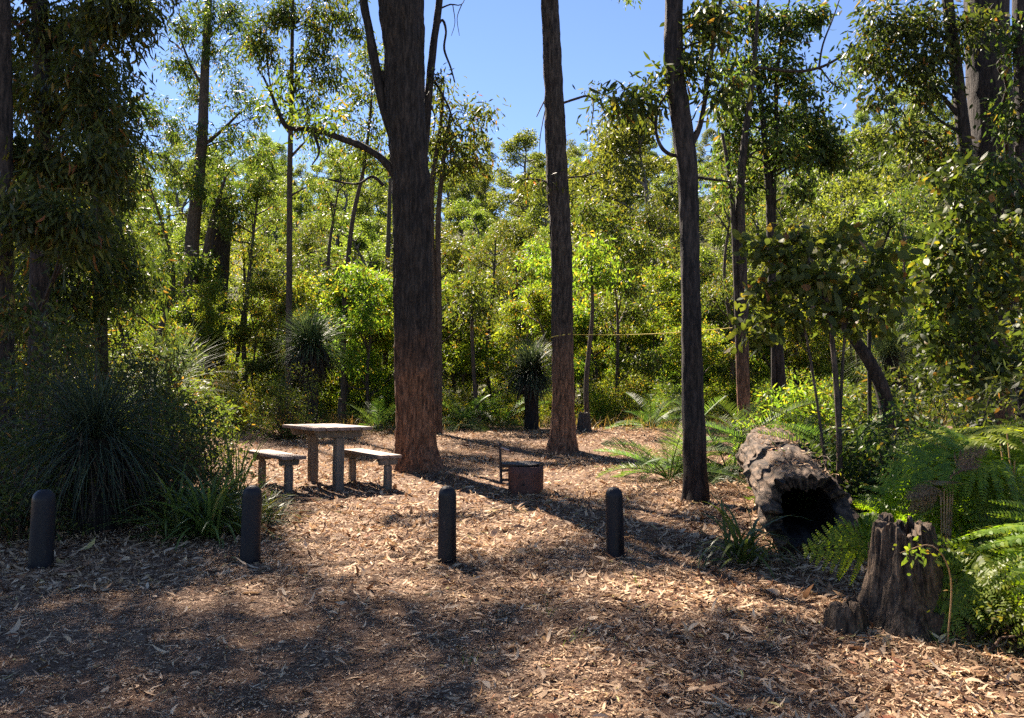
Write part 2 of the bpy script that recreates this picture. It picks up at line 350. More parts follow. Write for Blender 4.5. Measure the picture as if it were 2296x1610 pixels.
# ------------------------------------------------------------------ the ground
def build_ground():
    y = np.concatenate([np.linspace(-10, 1.5, 14), np.linspace(1.55, 14, 250), 14 + (np.exp(np.linspace(0, 1, 95)) - 1) / (math.e - 1) * 300][0:3])
    y = np.unique(np.round(y, 4)); u = np.linspace(-1, 1, 281); x = np.sinh(u * 5.2) / np.sinh(5.2) * 320
    X, Y = np.meshgrid(x, y); Z = G(X, Y)
    near = 1 - sm((Y - 10) / 8)
    Z = Z + near * ((noise3(X * 7, Y * 7, 0, 5) - .5) * .022 + (noise3(X * 19, Y * 19, 0, 6) - .5) * .010)
    ny, nx = X.shape; i = np.arange(ny - 1)[:, None] * nx; k = np.arange(nx - 1)[None]
    f = np.stack([i + k, i + k + 1, i + nx + k + 1, i + nx + k], -1).reshape(-1, 4)
    tag(MB().add(np.stack([X, Y, Z], -1).reshape(-1, 3), f).build('ground', M['ground'], None, True), kind='structure')
build_ground()

# ------------------------------------------------------------------ trees drawn one by one
def trunk_pts(spec, D, base=None):
    """spec rows: px, py, width in px (frame 2296 wide), optional own distance"""
    P, R = [], []
    for row in spec:
        d = row[3] if len(row) > 3 else D
        P.append(at(row[0], row[1], d)); R.append(row[2] * .5 * d / FPX)
    P = np.array(P)
    P[0, 2] = G(P[0, 0], P[0, 1]) - .06
    return P, np.array(R)
def B(px, py, D, r, rz=None, k=1.0):
    c = at(px, py, D); return (*c, px_r(r, D), px_r(rz or r, D), k)
def tree(name, spec, D, label, cat='tree', bark='bark', seg=10, step=.3, amp=0, flare=0, limbs=(), blobs=(), leaf='leaf_olive', ncl=10, per=45, cr=.35,
         L=.11, W=.026, droop=.7, seed=1, prof=LEAF3, tw=.006, group=None, stems=(), limb=.35, flat=.7):
    P, R = trunk_pts(spec, D)
    root = thing(name, (P[0, 0], P[0, 1], G(P[0, 0], P[0, 1])), label, cat, group); org = np.array(root.location)
    wood = MB(); tp, tr = tube(wood, P, R, seg, step, amp, seed, flare)
    nodes, nr = [tp], [tr]
    for sp in stems:
        p, r = trunk_pts(sp, D); p, r = tube(wood, p, r, max(8, seg // 2), step, amp * .6, seed + 11, 0); nodes.append(p); nr.append(r)
    for sp in limbs:
        p = np.array([at(q[0], q[1], q[3] if len(q) > 3 else D) for q in sp]); r = np.array([q[2] * .5 * D / FPX for q in sp])
        p, r = tube(wood, p, r, 8, step * .6, amp * .3, seed + 5); nodes.append(p); nr.append(r)
    if len(blobs):
        crown = MB(); foliage(wood, crown, blobs, np.vstack(nodes), np.concatenate(nr), ncl, per, cr, L, W, droop, seed, prof, limb, tw, flat)
        crown.build('crown', M[leaf], root, False, org)
    wood.build('trunk', M[bark], root, True, org)
    return root
def shade_blob(gx, gy, r, h, rz=.5, k=1.0):     # unseen leaf clump added along the sun ray to shade a ground patch
    t = h / SUN[2]; return (gx + SUN[0] * t, gy + SUN[1] * t, h, r, rz, k)
def ghit(px, py): return hit(px, py)[:2]

# ground patches left free of the added shade clumps (frame px, py, rx, ry)
LIT = [(900, 1180, 330, 90), (900, 1285, 140, 40), (1150, 1312, 190, 24), (1640, 1316, 300, 34), (1640, 1368, 160, 34), (820, 1516, 150, 36), (140, 1547, 95, 36), (430, 1573, 130, 36), (480, 1450, 60, 20), (1500, 1542, 95, 50),
       (2060, 1480, 260, 40), (1290, 1500, 120, 50), (270, 1335, 190, 34), (700, 1385, 90, 18), (1180, 1420, 80, 26), (1060, 1120, 160, 60), (1640, 1060, 60, 30), (1460, 1170, 80, 30), (2450, 1400, 540, 230), (1780, 1180, 160, 90), (1330, 1590, 120, 30), (620, 1310, 80, 22), (2200, 1580, 120, 30)]
def shade_blobs(n, seed):
    rng = np.random.default_rng(seed); out = []
    tries = 0
    while len(out) < n and tries < 20000:
        tries += 1
        px, py = rng.uniform(-500, 2700), rng.uniform(1110, 1800)
        d = ray(px, min(py, 1609))
        if py <= 1609: g = hit(px, py)[:2]
        else: g = np.array([rng.uniform(-3, 3), rng.uniform(.6, 2.6)])
        # thin by ground area so that near ground is not over-covered
        if rng.random() > min(1, (g[1] / 6.5) ** 2 + .06): continue
        if py <= 1609 and any(((px - a) / rx) ** 2 + ((py - b) / ry) ** 2 < 1.3 for a, b, rx, ry in LIT): continue
        if any((g[0] - o[0]) ** 2 + (g[1] - o[1]) ** 2 < .42 ** 2 for o in out): continue
        out.append((g[0], g[1]))
    return out
SH = shade_blobs(135, 3)
def assign():
    t1, tl = [], []
    rng = np.random.default_rng(5)
    for gx, gy in SH:
        hmin = 2.2 + .9 * gy; h = max(9.5, hmin) + rng.uniform(.3, 3.0)
        b = shade_blob(gx, gy, .26, h, .3)
        if b[0] > -4.2: t1.append((*b[:5], 1.1))
        else: tl.append((*b[:5], .36))
    return t1, tl
SB1, SBL = assign()
rng = np.random.default_rng(6)
SBL += [shade_blob(rng.uniform(-6.5, -2.3), rng.uniform(4.8, 9.5), .5, rng.uniform(11.5, 15.5), .4, .6) for _ in range(50)] + [(rng.uniform(-9, -5.6), rng.uniform(5, 10), rng.uniform(7.5, 11), .7, .5, .5) for _ in range(30)]  # more unseen clumps, added to keep sun and sky off the left side

D1 = hit(930, 1050)[1]
rootT1 = tree('tall_eucalypt', [(936, 1050, 88), (933, 1000, 79), (931, 900, 79), (928, 800, 80), (925, 600, 80), (920, 400, 79), (908, 250, 82), (906, 120, 86), (900, 0, 102), (896, -300, 96), (905, -900, 80), (880, -1500, 50)],
     D1, 'massive dark-barked eucalypt with a rusty base, rising just behind the picnic table', 'tree', 'bark', 120, .03, .034, .26,
     limbs=[[(885, 300, 34), (862, 240, 26), (842, 150, 22), (828, 70, 20), (814, -10, 19), (800, -200, 16), (770, -500, 10)],
            [(890, 235, 14), (868, 190, 12), (856, 160, 10)],
            [(890, 400, 22), (876, 378, 19), (850, 352, 16), (815, 330, 15), (785, 318, 14), (745, 304, 13), (700, 290, 11), (645, 285, 10), (622, 245, 8), (606, 205, 6), (590, 170, 4)],
            [(700, 290, 7), (716, 340, 5), (700, 370, 3)],
            [(860, 415, 8), (835, 396, 6), (805, 412, 5), (770, 410, 4), (735, 402, 3)]],
     blobs=[B(610, 215, D1, 30, 40, .6), B(650, 250, D1, 30, 40, .5), B(715, 300, D1, 26, 40, .6), B(735, 265, D1, 28, 30, .4)] + SB1,  # SB1: clumps above the frame, added to this crown for their shade
     leaf='leaf_olive', ncl=5, per=54, cr=.26, L=.125, W=.034, droop=.7, seed=11, tw=.006, limb=.06)

p2 = hit(1261, 1014); D2 = p2[1]
rootT2 = tree('straight_eucalypt', [(1261, 1014, 56), (1261, 960, 50), (1262, 900, 47), (1260, 750, 45), (1258, 560, 45), (1249, 400, 46), (1242, 200, 42), (1233, 0, 36), (1228, -300, 34), (1235, -800, 26), (1240, -1250, 16)],
     D2, 'straight bare eucalypt trunk with a yellow line tied round it, beyond the fire ring', 'tree', 'bark2', 80, .035, .026, .35,
     limbs=[[(1258, 232, 6), (1290, 222, 5), (1318, 216, 4), (1345, 232, 3.4), (1362, 262, 2.4)], [(1330, 220, 3), (1330, 250, 2.4), (1322, 300, 1.6)], [(1345, 232, 2.4), (1385, 250, 2), (1420, 258, 1.4)],
            [(1240, 208, 4), (1222, 225, 3), (1203, 262, 1.6)], [(1228, 222, 2.4), (1214, 290, 1.5), (1208, 350, 1)], [(1246, 420, 6), (1225, 408, 5), (1200, 402, 4), (1165, 402, 2)]],
     blobs=[B(1345, 205, D2, 16, 18, .3), B(1365, 262, D2, 22, 24, .4), B(1320, 300, D2, 14, 22, .3), B(1340, 385, D2, 14, 20, .2), B(1410, 250, D2, 34, 22, .6), B(1180, 420, D2, 26, 20, .5), B(1215, 420, D2, 26, 26, .4),
            *[(p2[0] + a, p2[1] + b, c, 1.0, .7, 1.6) for a, b, c in ((0, .5, 15.5), (1.4, -.6, 14), (-1.3, .8, 14.6), (.6, 1.6, 13.2), (-.6, -1.2, 16), (2.2, .8, 15))]],
     leaf='leaf_olive', ncl=9, per=40, cr=.3, L=.12, W=.028, droop=.8, seed=21)

p3 = hit(1557, 1126); D3 = p3[1]
rootT3 = tree('black_trunk_tree', [(1558, 1126, 54), (1560, 1080, 49), (1558, 1000, 48), (1554, 900, 46), (1550, 700, 42), (1546, 500, 41), (1541, 380, 42), (1530, 280, 46), (1514, 180, 40), (1510, 100, 39), (1512, 0, 38), (1516, -200, 34), (1500, -700, 26), (1520, -1100, 14)],
     D3, 'crooked black-barked tree standing alone in front of the cycads by the log', 'tree', 'bark_black', 56, .035, .014, .22,
     limbs=[[(1545, 330, 20), (1566, 290, 12), (1578, 240, 10), (1588, 170, 9), (1602, 80, 8), (1622, -40, 7), (1640, -200, 5)],
            [(1528, 350, 9), (1500, 345, 8), (1480, 325, 7), (1470, 285, 6), (1478, 240, 5), (1498, 205, 4)],
            [(1470, 280, 4), (1440, 250, 3), (1410, 240, 2)], [(1540, 395, 6), (1580, 400, 5), (1640, 408, 4)], [(1520, 120, 6), (1550, 100, 4), (1590, 90, 3)]],
     blobs=[B(1455, 215, D3, 34, 36, .8), B(1405, 235, D3, 30, 26, .6), B(1490, 170, D3, 30, 30, .4), B(1375, 230, D3, 18, 18, .3), B(1560, 130, D3, 30, 50, .9), B(1600, 60, D3, 50, 60, 1.3), B(1625, 200, D3, 40, 60, .9), B(1570, 30, D3, 30, 40, .8)],
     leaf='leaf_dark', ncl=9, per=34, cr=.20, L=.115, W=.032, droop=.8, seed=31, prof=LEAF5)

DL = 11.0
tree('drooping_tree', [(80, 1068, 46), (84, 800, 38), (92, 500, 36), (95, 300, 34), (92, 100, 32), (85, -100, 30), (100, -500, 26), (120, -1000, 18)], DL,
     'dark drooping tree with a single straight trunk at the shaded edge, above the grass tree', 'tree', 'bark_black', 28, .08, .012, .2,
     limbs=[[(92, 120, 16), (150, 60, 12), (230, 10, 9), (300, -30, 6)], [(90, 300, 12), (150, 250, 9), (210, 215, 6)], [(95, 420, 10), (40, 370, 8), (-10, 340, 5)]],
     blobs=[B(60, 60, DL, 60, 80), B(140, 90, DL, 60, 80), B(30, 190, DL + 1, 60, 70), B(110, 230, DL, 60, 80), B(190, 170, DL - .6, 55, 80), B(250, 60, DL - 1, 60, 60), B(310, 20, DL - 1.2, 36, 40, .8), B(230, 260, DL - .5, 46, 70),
            B(40, 340, DL - 1, 60, 70), B(130, 370, DL - 1, 60, 70), B(215, 370, DL - 1, 50, 60), B(60, 480, DL - 2, 60, 70), B(160, 500, DL - 2, 60, 70)] + SBL,  # SBL: added overhead clumps, out of view, that darken the left
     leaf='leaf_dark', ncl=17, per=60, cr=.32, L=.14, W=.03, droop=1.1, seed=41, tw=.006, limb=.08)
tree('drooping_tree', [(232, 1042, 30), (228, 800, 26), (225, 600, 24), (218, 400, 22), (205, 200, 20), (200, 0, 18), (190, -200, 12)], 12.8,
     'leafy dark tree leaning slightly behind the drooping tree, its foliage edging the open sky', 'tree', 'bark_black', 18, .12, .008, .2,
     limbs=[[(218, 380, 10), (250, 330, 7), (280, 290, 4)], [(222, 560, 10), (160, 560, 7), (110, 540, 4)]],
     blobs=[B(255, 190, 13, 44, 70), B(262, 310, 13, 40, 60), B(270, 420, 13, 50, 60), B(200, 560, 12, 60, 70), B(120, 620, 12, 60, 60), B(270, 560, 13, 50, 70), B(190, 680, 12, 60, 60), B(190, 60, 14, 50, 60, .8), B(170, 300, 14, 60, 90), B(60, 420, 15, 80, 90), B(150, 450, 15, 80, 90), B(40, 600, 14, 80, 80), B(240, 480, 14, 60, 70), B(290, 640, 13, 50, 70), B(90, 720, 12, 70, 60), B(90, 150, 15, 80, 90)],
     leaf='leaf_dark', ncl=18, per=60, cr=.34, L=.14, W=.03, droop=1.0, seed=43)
tree('drooping_tree', [(12, 1100, 40), (10, 700, 36), (8, 300, 34), (4, 0, 32), (0, -400, 26), (10, -900, 16)], 9.6,
     'thick dark trunk cut by the very edge of the picture, beside the drooping tree', 'tree', 'bark_black', 24, .1, .012, .2,
     blobs=[B(-40, -250, 10, 70, 70), B(-60, 150, 10, 60, 80), B(-30, 560, 9, 50, 70), B(30, 700, 9, 50, 60)], leaf='leaf_dark', ncl=9, per=45, cr=.3, L=.12, W=.028, droop=1.0, seed=47)

DM = hit(430, 940)[1]
tree('twin_stem_tree', [(430, 940, 36), (428, 800, 33), (428, 700, 32), (431, 540, 30), (443, 430, 26), (454, 300, 22), (460, 150, 18), (468, 0, 14), (476, -160, 6)], DM,
     'twin-stemmed brown tree with a leafy crown, between the dark thicket and the burnt hollow trunk', 'tree', 'bark_slim', 30, .12, .012, .2,
     stems=[[(440, 800, 14), (449, 740, 17), (457, 640, 17), (463, 560, 15), (480, 480, 11), (505, 400, 5)]],
     limbs=[[(452, 330, 9), (500, 290, 7), (540, 250, 4)], [(440, 440, 9), (400, 390, 6), (370, 350, 4)], [(458, 200, 8), (430, 150, 6), (405, 90, 4)], [(464, 90, 7), (500, 50, 5), (530, 10, 3)]],
     blobs=[B(420, 60, DM, 42, 50), B(470, 30, DM - 1, 46, 46), B(520, 20, DM, 50, 40), B(400, 140, DM, 40, 46), B(490, 130, DM, 52, 52), B(430, 220, DM + 1, 50, 50), B(545, 90, DM, 40, 50, .8), B(530, 210, DM, 48, 50, .9), B(370, 270, DM, 48, 56), B(450, 320, DM, 60, 50),
            B(530, 310, DM, 50, 44), B(340, 370, DM - 1, 56, 60), B(420, 410, DM - 1, 50, 50), B(500, 400, DM + 1, 60, 50), B(505, 460, DM + .4, 46, 30), B(570, 430, DM + .5, 44, 40), B(580, 350, DM + 1, 40, 40, .7), B(320, 250, DM, 24, 40, .6), B(350, 480, DM, 60, 60), B(590, 260, DM, 30, 40, .5)],
     leaf='leaf_mid', ncl=15, per=64, cr=.34, L=.16, W=.042, droop=.9, seed=51)
rt = tree('burnt_stag', [(468, 950, 60), (472, 850, 56), (477, 750, 54), (483, 650, 52), (492, 550, 46), (500, 490, 42), (504, 462, 34)], DM + 1.2,
     'thick burnt hollow trunk with a pale patch and a black scar, behind the twin-stemmed tree', 'dead tree', 'bark_black', 40, .08, .025, .15, seed=53)
def patch(root, px, py, w, h, D, name, m, seed, R):
    org = np.array(root.location); c = at(px, py, D); rng = np.random.default_rng(seed); mb = MB(); n = 14; V = []
    ww, hh = px_r(w, D), px_r(h, D); ax = at(px, py, D + 1.2)[:2]
    a = np.linspace(-1, 1, n)
    for i in range(n):
        z = c[2] + hh * (i / (n - 1) - .5)
        e0, e1 = -1 + .5 * rng.random(), 1 - .5 * rng.random()
        for k in range(n):
            u = e0 + (e1 - e0) * k / (n - 1); ang = u * 1.0
            x = at(px, py + (c[2] - z) * FPX / D, D + 1.2)[0] + px_r(7, D) * (z - c[2])
            V.append((x + R * math.sin(ang) * ww / R * .6, c[1] - R * math.cos(ang), z))
    q = [[i * n + k, i * n + k + 1, (i + 1) * n + k + 1, (i + 1) * n + k] for i in range(n - 1) for k in range(n - 1)]
    mb.add(np.array(V), np.array(q)).build(name, m, root, True, org)
RS = px_r(27, DM + 1.2)
patch(rt, 481, 660, 30, 110, DM + 1.2, 'bare_wood_patch', M['timber'], 3, RS * 1.03)
patch(rt, 484, 722, 24, 90, DM + 1.2, 'burnt_hollow', M['hollow'], 4, RS * 1.09)

DS = hit(648, 952)[1]
tree('slim_tree', [(648, 952, 17), (648, 730, 14), (649, 560, 13), (650, 380, 12), (653, 250, 10), (655, 100, 8), (657, 0, 6), (660, -120, 3)], DS,
     'tall slim tree with a sparse see-through crown, rising behind the skirted grass tree', 'tree', 'bark_slim', 16, .15, .006, .1,
     limbs=[[(650, 300, 6), (640, 285, 6), (622, 240, 5), (608, 200, 4), (600, 140, 3), (596, 60, 2)], [(652, 352, 6), (672, 330, 5), (690, 312, 3)], [(653, 230, 5), (668, 180, 4), (690, 140, 3)], [(650, 440, 6), (668, 430, 4), (685, 420, 2)], [(656, 60, 4), (690, 20, 3), (715, -20, 2)]],
     blobs=[B(600, 50, DS, 44, 50), B(650, 30, DS, 40, 40), B(700, 50, DS, 44, 50), B(610, 130, DS, 36, 44, .8), B(690, 130, DS, 46, 44, .9), B(735, 90, DS, 34, 50, .8), B(715, 200, DS, 44, 50, .8), B(760, 170, DS, 26, 40, .5), B(650, 180, DS, 30, 30, .5), B(690, 270, DS, 34, 40, .5), B(570, 90, DS, 30, 40, .7), B(640, -40, DS, 60, 40), B(770, 20, DS, 36, 50, .8), B(800, 60, DS, 20, 50, .5)],
     leaf='leaf_mid', ncl=12, per=54, cr=.30, L=.17, W=.044, droop=1.0, seed=61)
DB = 24.0
tree('leafy_tree', [(770, 955, 14), (772, 700, 12), (790, 500, 10), (815, 380, 8), (830, 260, 6), (838, 150, 3)], DB,
     'leafy young eucalypt half hidden by the massive trunk, on the slim tree side', 'tree', 'bark_slim', 10, .25,
     blobs=[B(820, 130, DB, 36, 46), B(850, 180, DB, 30, 40), B(800, 220, DB, 34, 40), B(840, 290, DB, 44, 44), B(790, 330, DB, 40, 40, .9), B(850, 360, DB, 30, 40), B(770, 270, DB, 26, 40, .5)], leaf='leaf_olive', ncl=12, per=36, cr=.45, L=.16, W=.045, droop=.7, seed=63)
DT = 19.0
tree('twin_stem_tree', [(978, 962, 17), (972, 700, 16), (966, 500, 15), (970, 400, 13), (985, 300, 8), (995, 200, 4)], DT,
     'slender pair of stems growing right behind the massive eucalypt, leafy at the top', 'tree', 'bark_slim', 12, .2, .005, .1,
     stems=[[(984, 962, 16), (984, 700, 15), (982, 520, 13), (988, 420, 11), (1000, 320, 8), (1010, 250, 4)]],
     blobs=[B(985, 215, DT, 26, 34, .8), B(1000, 275, DT, 34, 40), B(975, 320, DT, 32, 36), B(1035, 330, DT, 40, 40), B(1065, 300, DT, 34, 36, .8), B(1085, 260, DT, 22, 20, .5), B(1010, 380, DT, 36, 30), B(1070, 370, DT, 40, 28, .7), B(1060, 250, DT, 14, 20, .3)], leaf='leaf_olive', ncl=11, per=34, cr=.36, L=.15, W=.042, droop=.8, seed=65)
tree('slim_tree', [(946, 800, 16), (946, 650, 16), (944, 500, 17), (946, 400, 18), (955, 300, 17), (962, 200, 17), (972, 100, 16), (985, 0, 15), (1000, -200, 10)], D1 + 1.0,
     'thin dark leaning stem close behind the massive eucalypt trunk, hung with dead twigs', 'tree', 'bark_black', 14, .12, .006, .1,
     limbs=[[(978, 60, 7), (992, 45, 6), (1000, 70, 5), (996, 110, 5), (1010, 150, 4), (1020, 185, 3)], [(966, 170, 6), (985, 200, 5), (1006, 240, 4), (1018, 275, 3), (1030, 285, 2)], [(985, 20, 4), (1010, 10, 3), (1035, 10, 2), (1048, -20, 1)],
            [(962, 230, 4), (975, 262, 3), (972, 300, 2)], [(950, 150, 3), (945, 200, 2), (952, 250, 1.2)], [(1036, 8, 2), (1025, 40, 1.6), (1030, 80, 1)], [(1015, 10, 2), (1020, 50, 1.5), (1012, 80, 1)]],
     blobs=[B(975, 165, D1 + 1, 22, 18, .4), B(985, 190, D1 + 1, 16, 16, .3)], leaf='leaf_dark', ncl=8, per=22, cr=.16, L=.11, W=.03, droop=1, seed=67)
DQ = hit(862, 925)[1]
tree('slim_tree', [(862, 925, 13), (864, 800, 12), (868, 650, 11), (871, 530, 10), (875, 400, 8), (880, 250, 5)], DQ, 'bare slim trunk at the back of the clearing, close beside the massive eucalypt', 'tree', 'bark_slim', 12, .2, .005, .15,
     blobs=[B(880, 250, DQ, 40, 50)], leaf='leaf_olive', cr=.4, L=.14, W=.04, seed=68)

# the dark trees over the log
DV = hit(1752, 985)[1]
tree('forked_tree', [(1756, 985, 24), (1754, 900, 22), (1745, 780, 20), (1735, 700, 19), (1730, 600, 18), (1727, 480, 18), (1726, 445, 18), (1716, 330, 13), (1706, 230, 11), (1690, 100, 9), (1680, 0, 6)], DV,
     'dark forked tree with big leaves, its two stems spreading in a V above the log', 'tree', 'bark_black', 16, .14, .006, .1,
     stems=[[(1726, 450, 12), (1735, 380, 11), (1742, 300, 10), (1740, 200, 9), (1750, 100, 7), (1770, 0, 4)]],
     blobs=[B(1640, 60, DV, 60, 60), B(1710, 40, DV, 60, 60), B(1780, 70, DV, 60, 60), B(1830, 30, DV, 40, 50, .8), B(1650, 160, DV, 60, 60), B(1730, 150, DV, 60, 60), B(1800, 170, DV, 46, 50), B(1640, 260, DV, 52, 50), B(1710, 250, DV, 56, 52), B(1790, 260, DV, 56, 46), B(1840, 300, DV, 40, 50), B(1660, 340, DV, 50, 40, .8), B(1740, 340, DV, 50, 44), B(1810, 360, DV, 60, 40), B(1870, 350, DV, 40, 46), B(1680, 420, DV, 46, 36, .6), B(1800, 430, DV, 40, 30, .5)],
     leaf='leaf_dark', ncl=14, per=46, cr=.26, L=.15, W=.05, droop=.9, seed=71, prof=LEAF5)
DW = 17.0
tree('pair_trunk_tree', [(1672, 985, 24), (1668, 800, 22), (1664, 600, 22), (1660, 450, 20), (1668, 330, 16), (1690, 150, 10), (1700, 0, 6)], DW,
     'grey-brown trunk behind the forked tree, seen between its leaves', 'tree', 'bark2', 14, .2, .008, .1,
     stems=[[(1656, 640, 10), (1646, 520, 11), (1636, 400, 10), (1620, 300, 6)]], limbs=[[(1690, 150, 7), (1780, 160, 7), (1836, 152, 6), (1880, 130, 5), (1920, 100, 4)], [(1836, 152, 5), (1845, 100, 4), (1868, 40, 3), (1885, -10, 2)], [(1840, 154, 4), (1870, 190, 3), (1905, 205, 2)]],
     blobs=[B(1640, 200, DW, 60, 60), B(1750, 330, DW, 70, 60), B(1930, 120, DW, 40, 36, .7), B(1900, 170, DW, 36, 30, .6), B(1620, 420, DW, 50, 50, .7)], leaf='leaf_olive', ncl=12, per=36, cr=.36, L=.14, W=.038, seed=73)
DR = 12.5
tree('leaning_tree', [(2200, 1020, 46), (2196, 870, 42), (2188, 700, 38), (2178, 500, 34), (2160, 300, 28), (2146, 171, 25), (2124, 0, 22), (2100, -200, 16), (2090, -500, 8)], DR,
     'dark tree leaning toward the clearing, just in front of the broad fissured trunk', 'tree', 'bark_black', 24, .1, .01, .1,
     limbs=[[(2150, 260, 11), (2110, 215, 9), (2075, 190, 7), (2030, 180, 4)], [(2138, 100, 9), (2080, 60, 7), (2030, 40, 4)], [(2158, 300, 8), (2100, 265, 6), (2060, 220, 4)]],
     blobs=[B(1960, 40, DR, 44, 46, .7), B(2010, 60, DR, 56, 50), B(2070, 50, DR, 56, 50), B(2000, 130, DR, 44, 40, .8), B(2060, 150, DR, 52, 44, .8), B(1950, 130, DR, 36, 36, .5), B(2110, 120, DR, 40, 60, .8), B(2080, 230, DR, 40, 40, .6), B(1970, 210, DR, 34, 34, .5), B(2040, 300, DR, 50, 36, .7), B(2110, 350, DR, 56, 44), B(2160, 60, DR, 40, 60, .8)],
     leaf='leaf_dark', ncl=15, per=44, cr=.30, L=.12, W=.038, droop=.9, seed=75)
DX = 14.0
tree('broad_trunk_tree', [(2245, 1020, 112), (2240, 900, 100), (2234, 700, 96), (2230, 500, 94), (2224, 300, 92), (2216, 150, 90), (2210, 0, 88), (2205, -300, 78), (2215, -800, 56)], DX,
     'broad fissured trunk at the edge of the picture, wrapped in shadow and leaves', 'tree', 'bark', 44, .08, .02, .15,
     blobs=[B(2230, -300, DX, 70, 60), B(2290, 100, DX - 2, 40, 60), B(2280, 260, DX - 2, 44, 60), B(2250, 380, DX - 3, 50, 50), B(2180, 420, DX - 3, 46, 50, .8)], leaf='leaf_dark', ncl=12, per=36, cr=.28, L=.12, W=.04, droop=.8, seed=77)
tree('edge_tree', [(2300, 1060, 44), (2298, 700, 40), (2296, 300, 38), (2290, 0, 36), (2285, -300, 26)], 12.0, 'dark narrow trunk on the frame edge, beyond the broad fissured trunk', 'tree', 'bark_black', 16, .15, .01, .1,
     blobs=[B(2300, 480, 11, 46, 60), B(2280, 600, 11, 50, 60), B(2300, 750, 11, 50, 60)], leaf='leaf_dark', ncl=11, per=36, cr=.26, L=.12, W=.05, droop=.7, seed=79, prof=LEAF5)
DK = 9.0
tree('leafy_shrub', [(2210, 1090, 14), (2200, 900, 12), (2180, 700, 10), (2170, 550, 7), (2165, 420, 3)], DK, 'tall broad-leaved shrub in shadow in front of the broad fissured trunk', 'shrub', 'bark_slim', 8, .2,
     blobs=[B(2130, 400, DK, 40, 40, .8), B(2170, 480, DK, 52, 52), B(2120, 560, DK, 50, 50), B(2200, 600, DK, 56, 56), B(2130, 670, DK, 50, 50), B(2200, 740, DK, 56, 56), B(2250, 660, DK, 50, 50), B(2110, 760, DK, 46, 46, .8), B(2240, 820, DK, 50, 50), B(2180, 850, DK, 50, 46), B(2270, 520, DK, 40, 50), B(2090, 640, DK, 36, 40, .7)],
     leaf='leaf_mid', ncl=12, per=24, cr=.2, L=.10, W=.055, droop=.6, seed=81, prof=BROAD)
DN = 6.6
tree('broad_leaf_sapling', [(1884, 1130, 15), (1882, 1000, 13), (1874, 850, 12), (1864, 750, 11), (1850, 680, 9), (1830, 600, 5)], DN, 'broad-leaved sapling with large round leaves, its thin stem rising behind the log', 'sapling', 'bark_slim', 10, .1,
     stems=[[(1862, 740, 8), (1900, 690, 6), (1950, 640, 4)], [(1866, 760, 7), (1800, 720, 5), (1740, 700, 3)]],
     blobs=[B(1720, 555, DN, 40, 34), B(1790, 540, DN, 44, 36), B(1760, 620, DN, 50, 36), B(1840, 610, DN, 50, 40), B(1700, 650, DN, 40, 28, .8), B(1790, 690, DN, 50, 30), B(1900, 640, DN, 46, 36), B(1960, 620, DN, 40, 34, .8), B(1870, 700, DN, 46, 30), B(1720, 725, DN, 44, 22, .8), B(1960, 700, DN, 40, 36, .8), B(1880, 550, DN, 40, 30, .8), B(1990, 560, DN, 36, 36, .6), B(2010, 650, DN, 34, 36, .7), B(1680, 740, DN, 24, 18, .4)],
     leaf='leaf_olive', ncl=10, per=12, cr=.13, L=.09, W=.052, droop=.6, seed=83, prof=BROAD, tw=.003, limb=.2)
DY = 11.0
tree('slanting_tree', [(2000, 960, 34), (1985, 900, 30), (1960, 830, 27), (1930, 780, 25), (1905, 745, 22), (1870, 690, 18), (1840, 640, 12), (1800, 560, 6)], DY, 'dark slanting trunk leaning over the cycads behind the broad-leaved sapling', 'tree', 'bark_black', 16, .1, .008, .1,
     stems=[[(1945, 800, 9), (1950, 700, 8), (1965, 600, 6), (2000, 500, 4)]], blobs=[B(1850, 620, DY, 40, 36, .7), B(1990, 500, DY, 40, 40, .7), B(1960, 560, DY, 40, 34, .7)], leaf='leaf_dark', ncl=10, per=26, cr=.22, L=.11, W=.04, seed=85)
for i, (px, py, top, tx, wpx, lab) in enumerate([(1078, 962, 670, 1057, 10, 'thin sapling with a kinked dark stem, between the two big trunks'), (1318, 964, 600, 1326, 11, 'thin upright dark stem beside the grey stump at the back of the clearing'),
                                                (532, 935, 560, 546, 9, 'slim reddish-leaved sapling stem beside the burnt hollow trunk'), (1432, 925, 640, 1440, 13, 'forked slim sapling holding up the yellow-green crown beyond the clearing')]):
    D = hit(px, py)[1]; r = 46 if i != 3 else 60
    tree('sapling', [(px, py, wpx * 1.2), ((px * 2 + tx) / 3 - 6, py * .7 + top * .3, wpx), (tx + 2, py * .3 + top * .7, wpx * .8), (tx, top, wpx * .5)], D, lab, 'sapling', 'bark_slim', 8, .2,
         stems=[[(1430, 840, 8), (1405, 770, 7), (1385, 700, 5), (1370, 640, 3)]] if i == 3 else [],
         blobs=[B(tx, top, D, r, r * .8), B(tx - r * .8, top + 30, D, r * .7, r * .6, .8), B(tx + r * .8, top + 20, D, r * .7, r * .6, .8), B(tx, top - r, D, r * .8, r * .7, .8)] + ([B(1370, 600, D, 60, 50), B(1480, 600, D, 50, 50), B(1440, 560, D, 70, 44), B(1400, 680, D, 44, 34, .6)] if i == 3 else []),
         leaf='leaf_bright' if i in (1, 3) else 'leaf_olive' if i == 0 else 'leaf_gold', ncl=11, per=34, cr=.34, L=.14, W=.042, droop=.7, seed=90 + i)

